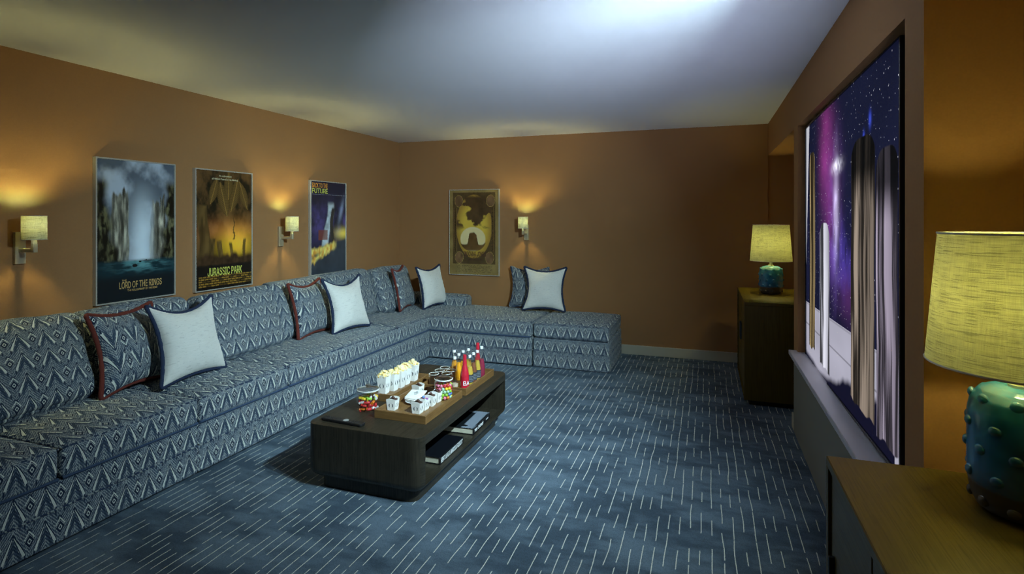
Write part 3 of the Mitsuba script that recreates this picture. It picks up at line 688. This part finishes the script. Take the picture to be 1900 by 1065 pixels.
def sconce(label, wall, a, ax_off=.135):
    k = thing('wall_sconce', label, 'wall lamp')
    if wall == 'left': W = lambda d, s, z: (XL+d, a+s, z); B = lambda d0, d1, s0, s1, z0, z1, b=.002: bx(XL+d0, XL+d1, a+s0, a+s1, z0, z1, b)
    else: W = lambda d, s, z: (a+s, YB-d, z); B = lambda d0, d1, s0, s1, z0, z1, b=.002: bx(a+s0, a+s1, YB-d1, YB-d0, z0, z1, b)
    add(k, 'backplate', B(0, .022, -.026, .026, 1.196, 1.372), 'm_brass')
    add(k, 'arm', cat(B(.022, ax_off+.010, -.010, .010, 1.262, 1.282), B(ax_off-.012, ax_off+.012, -.011, .011, 1.262, 1.312)), 'm_brass')
    c = W(ax_off, 0, 0)
    add(k, 'socket', lathe([(0, 1.31), (.013, 1.31), (.013, 1.375), (.010, 1.399), (0, 1.399)], 20, (c[0], c[1], 0)), 'm_brass', 40)
    v, f, uv = shade_mesh(.055, .055, 1.332, 1.460, 48, 2, c)
    add(k, 'shade', uvmesh(v, f, uv), 'm_shade_wall', label='oatmeal linen drum shade')
    for z_ in (1.332, 1.460): add(k, 'shade_rim', ring(c, z_, .055, .002), 'm_silver', True)
    m = trimesh.creation.capsule(.034, .011, count=[12, 12]); m.apply_translation((c[0], c[1], 1.410))
    add(k, 'bulb', m, 'm_cap', True, emitter={'type': 'area', 'radiance': rgb(BULB_WALL)})
sconce('brass wall sconce with linen shade at the left edge, before the waterfall poster', 'left', 1.975)
sconce('brass wall sconce with linen shade between the jungle and night road posters', 'left', 3.955)
sconce('brass wall sconce with linen shade on the back wall beside the sepia poster', 'back', -1.918)

def table_lamp(label, x, y, z, zs0, zs1, r0, r1, seed):
    k = thing('table_lamp', label, 'table lamp')
    H = zs0 - z - .045                                # ceramic body height
    R = .095
    prof = [(0, 0), (.062, 0), (.078, .008), (.088, .03), (.0945, .07), (R, .12), (.0945, H-.06), (.088, H-.03), (.074, H-.010), (.055, H-.001), (.03, H+.002), (.022, H), (0, H)]
    pr = np.array(prof)
    # smooth the profile
    tt = np.linspace(0, len(pr)-1, 60); pr2 = np.stack([np.interp(tt, range(len(pr)), pr[:, 0]), np.interp(tt, range(len(pr)), pr[:, 1])], 1)
    body = lathe(pr2, 48)
    parts = [body]; r_ = np.random.default_rng(seed)
    for row in range(5):
        zz = .028 + row*(H-.055)/4
        for j in range(9):
            a = 2*PI*(j+.5*(row % 2))/9 + .12*(r_.random()-.5)
            rr = np.interp(zz, pr[1:-3, 1], pr[1:-3, 0])
            s = trimesh.creation.icosphere(2, 1.0); s.apply_scale([.0075, .0125, .0105+.002*r_.random()])
            s.apply_transform(trimesh.transformations.rotation_matrix(a, [0, 0, 1])); s.apply_translation([(rr-.0005)*math.cos(a), (rr-.0005)*math.sin(a), zz+.006*(r_.random()-.5)])
            parts.append(s)
    m = cat(*parts); v = np.array(m.vertices); uv = np.stack([np.arctan2(v[:, 1], v[:, 0])/PI, v[:, 2]], 1)
    M = frame4((x, y, z), [1, 0, 0], [0, 1, 0], [0, 0, 1])
    add(k, 'base', uvmesh(v, np.array(m.faces), uv), 'm_glaze', M=M, label='teal glazed ceramic base covered in round studs')
    add(k, 'neck', lathe([(0, H-.004), (.024, H-.004), (.024, H+.006), (.014, H+.010), (.014, H+.05), (.017, H+.052), (.017, H+.09), (.012, H+.10), (.012, H+.166), (0, H+.166)], 24), 'm_silver', 40, M=M)
    v, f, uv = shade_mesh(r0, r1, zs0, zs1, 72, 2, (x, y))
    add(k, 'shade', uvmesh(v, f, uv), 'm_shade', label='slubby linen shade glowing yellow')
    for z_, r_2 in ((zs0, r0), (zs1, r1)): add(k, 'shade_rim', ring((x, y), z_, r_2, .0025), 'm_linen', True)
    zr = zs1-.03; rr = r0+(r1-r0)*(zr-zs0)/(zs1-zs0)
    add(k, 'spider', cat(*[tube([(x, y, zr), (x+rr*math.cos(a), y+rr*math.sin(a), zr)], .0018, 6) for a in (0.3, 2.4, 4.5)], tube([(x, y, z+H+.23), (x, y, zr)], .003, 6)), 'm_silver', True)
    m = trimesh.creation.icosphere(2, .03); m.apply_translation((x, y, z+H+.195))
    add(k, 'bulb', m, 'm_cap', True, emitter={'type': 'area', 'radiance': rgb(BULB_TABLE)})
table_lamp('teal studded ceramic table lamp on the far sideboard', .525, 5.21, .80, 1.082, 1.388, .167, .143, 1)
table_lamp('large teal studded ceramic table lamp at the right edge on the near sideboard', .655, 1.519, .80, 1.122, 1.415, .172, .148, 2)

# ------------------------------------------------------------------ sideboards
def sideboard(label, x0, x1, y0, y1, z1):
    k = thing('sideboard', label, 'sideboard')
    zb = .045
    t = .026
    add(k, 'top', bx(x0, x1, y0, y1, z1-t, z1, .003), 'm_oak')
    add(k, 'end_panel', bx(x0, x1, y0, y0+t, zb, z1-t, .002), 'm_oak'); add(k, 'end_panel', bx(x0, x1, y1-t, y1, zb, z1-t, .002), 'm_oak')
    add(k, 'bottom', bx(x0, x1, y0+t, y1-t, zb, zb+t, .002), 'm_oak')
    add(k, 'back', bx(x1-.012, x1, y0+t, y1-t, zb+t, z1-t, .001), 'm_oak')
    n = 2 if y1-y0 < 1.05 else 3
    w_ = (y1-y0-2*t)/n
    for i in range(n):
        a, b = y0+t+i*w_+.003, y0+t+(i+1)*w_-.003
        d = add(k, 'door', bx(x0+.008, x0+.028, a, b, zb+t+.003, z1-t-.003, .004), 'm_oak')
        yh = b-.035 if i % 2 == 0 else a+.035
        add(d, 'handle', bx(x0-.006, x0+.009, yh-.005, yh+.005, .42, .56, .002), 'm_bezel')
    add(k, 'plinth', bx(x0+.04, x1, y0+.05, y1-.05, 0, zb, .002), 'm_dark_oak')
sideboard('oak sideboard in the far alcove under the small lamp', .278, .76, 4.62, 5.60, .80)
sideboard('oak sideboard in the near right corner under the large lamp', .310, .80, .50, 1.715, .80)

# ------------------------------------------------------------------ coffee table
TX0, TX1, TY0, TY1, TZ0, TZ1 = -2.028, -1.336, 2.437, 3.715, .062, .35
ct = thing('coffee_table', 'long dark oak coffee table with rounded corners and an open side shelf', 'coffee table')
def rrect(x0, x1, y0, y1, r, n=10):
    r = max(r, .001)
    return np.array([(cx+r*math.cos(a), cy+r*math.sin(a)) for cx, cy, a0 in ((x1-r, y1-r, 0), (x0+r, y1-r, PI/2), (x0+r, y0+r, PI), (x1-r, y0+r, 1.5*PI)) for a in np.linspace(a0, a0+PI/2, n)])
def layered(x0, x1, y0, y1, r, levels):
    """levels: (z, inset) rows; hull of the stacked rounded rectangles (convex profile)"""
    pts = np.concatenate([np.c_[rrect(x0+i, x1-i, y0+i, y1-i, max(r-i*.4, .004)), np.full(40, z)] for z, i in levels])
    return m3.Manifold.hull_points(pts)
R_ = .055
lv = [(TZ0+R_-R_*math.cos(a), R_-R_*math.sin(a)) for a in np.linspace(0, PI/2, 8)]
body = layered(TX0, TX1, TY0, TY1, .06, lv + [(TZ1-.004, 0), (TZ1-.001, .001), (TZ1, .004)])
hole = layered(TX0+.05, TX1+.2, TY0+.055, TY1-.05, .012, [(.092, 0), (.305, 0)])
body = body - hole
add(ct, 'body', tm(body), 'm_dark_oak', 25)
add(ct, 'plinth', tm(layered(TX0+.055, TX1-.055, TY0+.05, TY1-.06, .05, [(0, 0), (TZ0+.002, 0)])), 'm_dark_oak', 30)

# books on the shelf of the table
def book(label, x0, x1, y0, y1, z0, th, yaw, words, cover):
    k = thing('book', label, 'book')
    c = ((x0+x1)/2, (y0+y1)/2, z0)
    M = T().translate(list(c)).rotate([0, 0, 1], yaw); M = np.array(M.matrix, float)
    w_, l_ = (x1-x0)/2, (y1-y0)/2
    add(k, 'pages', bx(-w_+.006, w_-.006, -l_+.005, l_-.005, .004, th-.004, .001), 'm_page', M=M)
    v = np.array([[-w_, -l_, th], [w_, -l_, th], [w_, l_, th], [-w_, l_, th]]); uv = np.array([[0, 0], [1, 0], [1, 1], [0, 1.]])
    add(k, 'cover', cat(bx(-w_, w_, -l_, l_, 0, .004, .001), bx(-w_, w_, -l_, l_, th-.004, th-.0004, .001)), 'm_black', M=M)
    add(k, 'cover_print', mikit.ply((v, np.array([[0, 1, 2], [0, 2, 3]])), None, False, uv=uv), cover, M=M)
    add(k, 'spine', bx(w_-.005, w_+.001, -l_, l_, 0, th, .0015), 'm_black', M=M)
    for s, h, a, zz, wd in words:
        add(k, 'lettering', text_at(s, h, np.array([w_+.001, -l_+a, zz]), [0, 1.0, 0], [0, 0, 1.0], wd, .0006), 'm_white_print', M=M)
def cover_a(p, n, uv):
    f = fbm(uv.x*3+2, uv.y*2.2, 1., 4)
    return mix((.006, .007, .010), (.20, .24, .32), smoothstep(.56, .72, f)*smoothstep(.75, .45, uv.x))
def cover_b(p, n, uv):
    f = fbm(uv.x*3.5+8, uv.y*3+1, 4., 4)
    c = mix((.008, .010, .012), (.16, .19, .23), smoothstep(.47, .62, f))
    return mix(c, mi.Color3f(.22, .25, .30), smoothstep(.66, .70, uv.x)*smoothstep(.98, .94, uv.x)*smoothstep(.2, .25, fbm(uv.x*4, uv.y*4, 9.)))
mat('cover_a', prin(proc(cover_a), .25, specular=.6)); mat('cover_b', prin(proc(cover_b), .3, specular=.6))
book('thick black photo book at the near end of the table shelf', -1.66, -1.378, 2.735, 3.045, .0925, .040, 0, [('MERT ALAS & MARCUS PIGGOTT', .026, .012, .007, .285)], 'm_cover_a')
book('thick pale photo book at the far end of the table shelf', -1.64, -1.375, 3.175, 3.48, .0925, .040, 2, [('Peter Lindbergh', .020, .02, .012, .155), ('TASCHEN', .008, .225, .016, .045)], 'm_cover_b')

# ------------------------------------------------------------------ trays
TOP = TZ1
def tray(label, x0, x1, y0, y1, h=.045, t=.010):
    k = thing('serving_tray', label, 'tray')
    add(k, 'bottom', bx(x0+t, x1-t, y0+t, y1-t, TOP, TOP+.009, .0005), 'm_tray_wood')
    add(k, 'side', bx(x0, x1, y0, y0+t, TOP, TOP+h, .0015), 'm_tray_wood'); add(k, 'side', bx(x0, x1, y1-t, y1, TOP, TOP+h, .0015), 'm_tray_wood')
    add(k, 'side', bx(x0, x0+t, y0+t, y1-t, TOP, TOP+h, .0015), 'm_tray_wood'); add(k, 'side', bx(x1-t, x1, y0+t, y1-t, TOP, TOP+h, .0015), 'm_tray_wood')
tray('wooden tray of small treat boxes at the near end of the table', -1.722, -1.405, 2.622, 3.092)
tray('wooden tray of bottles and tumblers at the far end of the table', -1.712, -1.396, 3.128, 3.600)
tray('narrow wooden tray under the row of popcorn boxes', -1.938, -1.762, 2.868, 3.345)
ZT = TOP+.0095

# ------------------------------------------------------------------ cartons
def carton(w0, w1, h, scallop, th=.0012):
    """tapered open carton standing on z=0, each wall with a bowed top edge"""
    S = []
    for q in range(4):
        a = q*PI/2; R = np.array([[math.cos(a), -math.sin(a), 0], [math.sin(a), math.cos(a), 0], [0, 0, 1]])
        n = 9; s = np.linspace(-1, 1, n)
        tops = h + scallop*(1-s**2)*(1 if q % 2 == 0 else -1)
        f = (tops/h); wt = w0+(w1-w0)*f
        out = np.concatenate([np.c_[s*w0, np.full(n, -w0), np.zeros(n)], np.c_[s*wt, -wt, tops]])
        inn = out.copy(); inn[:, 1] += th
        v = np.concatenate([out, inn]); F = []
        o = 2*n
        for i in range(n-1):
            F += [(i, i+1, n+i+1), (i, n+i+1, n+i), (o+i, o+n+i+1, o+i+1), (o+i, o+n+i, o+n+i+1), (n+i, n+i+1, o+n+i+1), (n+i, o+n+i+1, o+n+i), (i, o+i+1, i+1), (i, o+i, o+i+1)]
        F += [(0, n, o+n), (0, o+n, o), (n-1, o+n-1, o+2*n-1), (n-1, o+2*n-1, 2*n-1)]
        S.append(trimesh.Trimesh(v @ R.T, F, process=False))
    S.append(trimesh.creation.box(bounds=[[-w0, -w0, 0], [w0, w0, th]]))
    return cat(*S)
def emblem(w0, w1, h, s):
    """printed round mark on the four sides: two dark crescents and a fine ring, standing a hair proud"""
    out, out2 = [], []
    f = .45
    big = Point(0, 0).buffer(s); cres = big.difference(sbox(-s*.52, -2*s, s*.52, 2*s)).difference(Point(0, 0).buffer(s*.60))
    rg = Point(0, 0).buffer(s*.98).difference(Point(0, 0).buffer(s*.93)).intersection(sbox(-s*.52, -2*s, s*.52, 2*s))
    yy = -(w0+(w1-w0)*f); tilt = math.atan((w1-w0)/h)
    for shp, lst in ((cres, out), (rg, out2)):
        for g in getattr(shp, 'geoms', [shp]):
            m = trimesh.creation.extrude_polygon(g, .0004, engine='earcut')
            m.apply_transform(trimesh.transformations.rotation_matrix(PI/2+tilt, [1, 0, 0])); m.apply_translation([0, yy, h*f])
            for q in range(4):
                c = m.copy(); c.apply_transform(trimesh.transformations.rotation_matrix(q*PI/2, [0, 0, 1])); lst.append(c)
    return mikit.ply(cat(*out)), mikit.ply(cat(*out2))
PC = mikit.ply(carton(.0235, .0325, .110, .005)); PE, PE2 = emblem(.0235, .0325, .110, .0155)
def kernel_cloud(seed, w, z0, n=64):
    r_ = np.random.default_rng(seed); ms = []
    base = trimesh.creation.icosphere(1, 1.0)
    for i in range(n):
        x, y = (r_.random(2)*2-1)*w; z = z0 + (.036*(1-(max(abs(x), abs(y))/w)**2*.75))*r_.random() + .002
        for q in range(4):
            m = base.copy(); m.apply_scale((.0042+.003*r_.random())); m.apply_translation(np.array([x, y, z]) + (r_.random(3)-.5)*.011); ms.append(m)
    return cat(*ms)
PB = [(-1.893, 2.988), (-1.872, 3.058), (-1.864, 3.128), (-1.866, 3.198), (-1.858, 3.290)]
PL = ['nearest white carton of popcorn in the row', 'second white carton of popcorn from the near end', 'middle white carton of popcorn in the row', 'fourth white carton of popcorn from the near end', 'farthest white carton of popcorn in the row']
for i, (x, y) in enumerate(PB):
    k = thing('popcorn_box', PL[i], 'popcorn', 'popcorn cartons on the narrow tray')
    M = np.array(T().translate([x, y, ZT]).rotate([0, 0, 1], [3, -2, 1, -3, 2][i]).matrix, float)
    add(k, 'carton', PC, 'm_card', M=M); add(k, 'emblem', PE, 'm_ink', M=M, label='dark crescent print'); add(k, 'emblem_ring', PE2, 'm_ink_grey', M=M)
    kk = add(k, 'popcorn', kernel_cloud(40+i, .0275, .100), 'm_popcorn', True, 'heap of popped corn', M=M)
    labels[kk]['kind'] = 'stuff'
TC = mikit.ply(carton(.0225, .0285, .062, .006)); TE, TE2 = emblem(.0225, .0285, .062, .0135)
BALL = mikit.ply(trimesh.creation.icosphere(2, .0085), None, True)
TB = [(-1.684, 2.752, 'white treat box of chocolate balls at the tray corner by the candy jar', 'choc'), (-1.523, 2.750, 'nearest white treat box in the front row of four', 'choc'),
      (-1.521, 2.812, 'second white treat box in the front row, heaped with striped sweets', 'mixed'), (-1.513, 2.884, 'third white treat box in the front row of four', 'choc'),
      (-1.512, 2.954, 'farthest white treat box in the front row, beside the gumball jar', 'choc'), (-1.676, 3.030, 'white treat box of chocolate balls at the back behind the napkin', 'choc')]
for i, (x, y, lab, kind) in enumerate(TB):
    k = thing('treat_box', lab, 'treat box', 'small treat boxes on the near tray')
    M = np.array(T().translate([x, y, ZT]).rotate([0, 0, 1], [4, 0, -2, 2, -1, -8][i]).matrix, float)
    add(k, 'carton', TC, 'm_card', M=M); add(k, 'emblem', TE, 'm_ink', M=M, label='dark crescent print'); add(k, 'emblem_ring', TE2, 'm_ink_grey', M=M)
    q = [(-.015, -.014, .054), (.003, -.016, .055), (.017, -.010, .055), (.016, .009, .054), (-.001, .015, .055), (-.016, .006, .055), (.001, -.001, .067)]
    for j, (a, b, c) in enumerate(q):
        p = M @ np.array([a, b, c, 1])
        if kind == 'choc': single('chocolate_ball', BALL, 'm_choc', 'dark chocolate ball in the ' + lab.split(',')[0].replace('white ', '').replace(' of chocolate balls', ''), 'chocolate', 'chocolate balls in treat box %d' % (i+1), M=np.array(T().translate(list(map(float, p[:3]))).matrix, float))
        else:
            cc = ['white', 'red', 'mint', 'purple', 'pink', 'choc_brown', 'blue'][j]
            single('sweet', BALL, 'm_candy_'+cc, f'{cc.replace("choc_", "")} round sweet heaped in the second treat box of the front row', 'candy', M=np.array(T().translate(list(map(float, p[:3]))).matrix, float))

# plate with a folded white napkin packet
single('plate', lathe([(0, 0), (.032, 0), (.034, .003), (.058, .012), (.059, .014), (.056, .014), (.034, .007), (0, .006)], 40, (-1.618, 2.893, ZT)), 'm_china', 'small white plate under the folded napkin', 'plate', smooth=40)
nk = thing('napkin', 'folded white paper napkin with a small diamond monogram on the plate', 'napkin')
def sheet(pts, th=.0016):
    return tm(m3.Manifold.hull_points(np.array([(x, y, z+d) for x, y, z in pts for d in (0, th)])))
nx, ny, nz = -1.618, 2.893, ZT+.0145
add(nk, 'fold', cat(sheet([(nx-.050, ny-.034, nz+.003), (nx+.050, ny-.040, nz+.001), (nx+.050, ny+.036, nz+.010), (nx-.050, ny+.040, nz+.010)]), sheet([(nx-.053, ny-.036, nz+.012), (nx+.048, ny-.043, nz+.008), (nx+.050, ny+.030, nz+.018), (nx-.046, ny+.034, nz+.018)])), 'm_paper')
fl = sheet([(nx-.056, ny-.030, nz+.018), (nx+.050, ny-.034, nz+.014), (nx+.060, ny+.034, nz+.052), (nx-.046, ny+.038, nz+.046)])
add(nk, 'flap', fl, 'm_paper')
sl = np.array([0, .068, .034]); sl /= np.linalg.norm(sl)
dm = Polygon([(0, -.016), (.013, 0), (0, .016), (-.013, 0)]); dm = dm.difference(dm.buffer(-.0014)).union(sbox(-.003, -.005, -.0018, .005)).union(sbox(-.003, .0035, .004, .005)).union(sbox(.0025, -.005, .004, .002))
em = cat(*[trimesh.creation.extrude_polygon(g, .0004, engine='earcut') for g in getattr(dm, 'geoms', [dm])])
add(nk, 'monogram', em, 'm_ink', M=frame4((nx+.002, ny+.006, nz+.0410), [1, 0, 0], sl, np.cross([1, 0, 0], sl)))

# ------------------------------------------------------------------ jars of sweets
def jar(label, x, y, z, r, h):
    k = thing('glass_jar', label, 'jar')
    M = frame4((x, y, z), [1, 0, 0], [0, 1, 0], [0, 0, 1])
    add(k, 'body', lathe([(0, .0005), (r*.9, .0005), (r, .008), (r, h*.80), (r*.93, h*.86), (r*.93, h*.90)], 40), 'm_glass', 40, M=M)
    add(k, 'rim', lathe([(r*.90, h*.885), (r*.97, h*.885), (r*.98, h*.90), (r*.97, h*.915), (r*.90, h*.915), (r*.90, h*.885)], 40), 'm_rimglass', 40, M=M)
    l = add(k, 'lid', lathe([(r*.95, h*.92), (r*.96, h*.95), (r*.7, h*1.0), (r*.25, h*1.02), (.008, h*1.03), (.008, h*1.05), (.016, h*1.09), (.012, h*1.13), (0, h*1.14), (0, h*1.0), (r*.6, h*.97), (r*.90, h*.92), (r*.95, h*.92)], 40), 'm_thick_glass', 40, M=M)
    add(l, 'lid_edge', lathe([(r*.90, h*.918), (r*1.0, h*.918), (r*1.01, h*.935), (r*.95, h*.95), (r*.90, h*.918)], 40), 'm_rimglass', 40, M=M)
    return k
J1 = (-1.828, 2.722, TOP, .064, .128); jar('glass jar of wrapped sweets at the near end of the table beside the remote', *J1)
J2 = (-1.497, 3.022, ZT, .056, .128); jar('glass jar of gumballs in the tray beside the red bottle', *J2)
gb = mikit.ply(trimesh.creation.icosphere(2, .0098), None, True)
gr = np.random.default_rng(5); gcol = ['red', 'yellow', 'green', 'pink', 'blue', 'orange', 'mint', 'pink', 'yellow', 'red']
for lay in range(5):
    for nn, rad in ((13, .0425), (7, .0225), (1, 0.)):
        if lay < 4 and nn < 13: continue
        for j in range(nn):
            a = 2*PI*(j+.5*(lay % 2))/nn; cc = gcol[int(gr.integers(len(gcol)))]
            p = [J2[0]+rad*math.cos(a), J2[1]+rad*math.sin(a), J2[2]+.0125+lay*.0178]
            single('gumball', gb, 'm_candy_'+cc, f'{cc} gumball in the {("bottom", "second", "middle", "fourth", "top")[lay]} layer of the glass jar by the red bottle', 'gumball', f'{cc} gumballs in the jar', M=np.array(T().translate(p).matrix, float))
def wrapped():
    c = trimesh.creation.capsule(.012, .0085, count=[10, 10]); c.apply_translation([0, 0, -.006])
    w1 = trimesh.creation.cone(.0085, .012, sections=10); w1.apply_translation([0, 0, .012]); w1.apply_transform(trimesh.transformations.rotation_matrix(0, [0, 0, 1]))
    w1.vertices[:, 2] = .036 - w1.vertices[:, 2]
    w2 = w1.copy(); w2.vertices[:, 2] *= -1; w2.invert()
    return cat(c, w1, w2)
WR = mikit.ply(wrapped(), None, 45)
wcol = ['red', 'white', 'orange', 'purple', 'red', 'choc_brown', 'choc_brown', 'orange', 'white', 'red']
for lay in range(4):
    for nn, rad in ((7, .040), (3, .014)):
        for j in range(nn):
            if lay < 2 and nn == 3: continue
            a = 2*PI*(j+.4*lay)/nn + .3*gr.random(); cc = wcol[int(gr.integers(len(wcol)))]
            if lay == 3: cc = ['yellow', 'green', 'white', 'yellow'][j % 4]
            p = [J1[0]+rad*math.cos(a), J1[1]+rad*math.sin(a), J1[2]+.015+lay*.019]
            M = np.array(T().translate(p).rotate([0, 0, 1], math.degrees(a)+90+50*(gr.random()-.5)).rotate([0, 1, 0], 90+40*(gr.random()-.5)).matrix, float)
            M[:3, :3] *= 1.0
            single('wrapped_sweet', WR, 'm_candy_'+cc, f'{cc} wrapped sweet in the {("bottom", "second", "middle", "fourth", "top")[lay]} layer of the near glass jar', 'candy', f'{cc} wrapped sweets in the near jar', M=M)

# ------------------------------------------------------------------ tumblers and bottles
tum = mikit.ply(lathe([(0, 0), (.030, .0), (.0315, .004), (.033, .075), (.0335, .080), (.031, .080), (.0305, .074), (.029, .012), (0, .011)], 32), None, 40)
tumr = mikit.ply(lathe([(.0308, .0785), (.0336, .0785), (.0336, .081), (.0308, .081), (.0308, .0785)], 32), None, 40)
for (x, y), lab in zip(((-1.664, 3.218), (-1.666, 3.305), (-1.664, 3.378), (-1.592, 3.258), (-1.594, 3.328)),
                  ('clear glass tumbler nearest on the bottle tray', 'clear glass tumbler second along the left edge of the bottle tray', 'clear glass tumbler farthest on the bottle tray', 'clear glass tumbler behind the gumball jar', 'clear glass tumbler in front of the orange juice bottles')):
    k = thing('tumbler', lab, 'glass', 'tumblers on the bottle tray')
    M = frame4((x, y, ZT), [1, 0, 0], [0, 1, 0], [0, 0, 1])
    add(k, 'cup', tum, 'm_thick_glass', M=M); add(k, 'rim', tumr, 'm_rimglass', M=M)
def bottle(label, x, y, h, juice, cap, level, lab=False, r=.0235, solid=False):
    k = thing('bottle', label, 'bottle')
    M = frame4((x, y, ZT), [1, 0, 0], [0, 1, 0], [0, 0, 1])
    nr = .0088
    pr = [(0, .0), (r*.92, .0), (r, .006), (r, h*.34), (r*.95, h*.42), (r*.76, h*.54), (r*.54, h*.66), (nr*1.12, h*.76), (nr, h*.84), (nr, h*.93)]
    if not solid:
        add(k, 'glass', lathe(pr + [(nr, h*.935), (0, h*.935)], 32), 'm_glass', 40, M=M)
        P = np.array(pr); zz = np.linspace(.004, h*level, 14)
        rr = np.interp(zz, P[2:, 1], P[2:, 0])*.93
        rr[0] *= .9
        add(k, 'drink', lathe([(0, zz[0])] + list(zip(rr, zz)) + [(0, zz[-1])], 28), 'm_juice_'+juice, 40, M=M)
    else:
        add(k, 'body', lathe(pr + [(nr, h*.935), (0, h*.935)], 32), 'm_juice_'+juice, 40, M=M)
    if cap == 'white': add(k, 'cap', lathe([(0, h*.925), (.0106, h*.925), (.0106, h*.995), (.0095, h), (0, h)], 24), 'm_cap', 40, 'white screw cap', M=M)
    else: add(k, 'cap', lathe([(0, h*.72), (r*.52, h*.72), (nr*1.35, h*.84), (nr*1.3, h*.995), (nr, h), (0, h)], 24), 'm_juice_red', 40, 'red foil neck', M=M)
    if lab:
        add(k, 'label', lathe([(r*1.0, h*.10), (r*1.025, h*.10), (r*1.025, h*.36), (r*1.0, h*.36)], 32), 'm_bottle_label', 40, 'dark printed label', M=M)
        for q in range(4):
            add(k, 'label_line', lathe([(r*1.026, h*(.14+.05*q)), (r*1.034, h*(.14+.05*q)), (r*1.034, h*(.155+.05*q)), (r*1.026, h*(.155+.05*q))], 32), 'm_ink_grey', 40, M=M)
    return k, M
bottle('white capped bottle of orange juice at the back left of the tray', -1.626, 3.445, .184, 'orange', 'white', .62)
bottle('white capped clear bottle in front, left of the red bottle', -1.527, 3.242, .196, 'clear', 'white', .12)
bottle('white capped bottle of orange juice second from the left', -1.566, 3.388, .180, 'orange', 'white', .66)
bottle('white capped bottle of orange juice behind the red bottle', -1.566, 3.458, .184, 'orange', 'white', .60)
bottle('white capped bottle of amber drink at the middle of the back row', -1.555, 3.522, .184, 'yellow', 'white', .58)
kr, Mr = bottle('tall red bottle with white lettering at the front of the tray', -1.462, 3.252, .212, 'red', 'red', .8, r=.028, solid=True)
bottle('bottle of cloudy yellow juice with dark label right of the red bottle', -1.458, 3.325, .192, 'yellow', 'white', .62, True)
bottle('bottle of brown drink with dark label between two yellow juices', -1.455, 3.379, .197, 'brown', 'white', .66, True)
bottle('tall bottle of cloudy yellow juice with dark label near the far corner', -1.450, 3.433, .200, 'yellow', 'white', .66, True)
bottle('red bottle with red foil neck standing at the back of the tray', -1.492, 3.538, .225, 'red', 'red', .7, solid=True)
bottle('white capped bottle of dark pink drink at the right edge of the tray', -1.442, 3.487, .216, 'pink', 'white', .60)
# BA lettering bent round the red bottle, seen from the room side
lt = meshkit.text_mesh('BA', .026, .001, True); v = np.array(lt.vertices); v[:, 0] -= v[:, 0].mean()
a = v[:, 0]/.0285 - .62; rad = .0282 + v[:, 2]
lt = trimesh.Trimesh(np.stack([rad*np.cos(a), rad*np.sin(a), v[:, 1]+.022], -1), lt.faces, process=False)
add(kr, 'lettering', lt, 'm_white_print', label='white letters', M=Mr)

# ------------------------------------------------------------------ remote control
rc = thing('remote_control', 'slim black remote control on the near end of the table', 'remote control')
a0, a1 = np.array([-1.975, 2.515]), np.array([-1.706, 2.497])
cx = (a0+a1)/2; d = a1-a0; L = .215; an = math.degrees(math.atan2(d[1], d[0]))
M = np.array(T().translate([float(cx[0]), float(cx[1]), TOP]).rotate([0, 0, 1], an).matrix, float)
L = float(np.linalg.norm(d))
add(rc, 'body', tm(layered(-L/2, L/2, -.022, .022, .012, [(0, .003), (.004, 0), (.012, 0), (.015, .003)])), 'm_plastic', 30, M=M)
add(rc, 'ring_button', lathe([(0, .015), (.015, .015), (.015, .0165), (.013, .0172), (0, .0172)], 28, (.02, 0, 0)), 'm_grey', 40, 'pale round pad', M=M)
bt = mikit.ply(bx(-.0035, .0035, -.0028, .0028, .0148, .0166, .0008))
for i in range(9):
    for j in range(3):
        xx = -.115+.0145*i if i < 6 else .055+.019*(i-6)
        add(rc, 'button', bt, 'm_button', M=M @ frame4((xx, -.012+.012*j, 0), [1, 0, 0], [0, 1, 0], [0, 0, 1]))
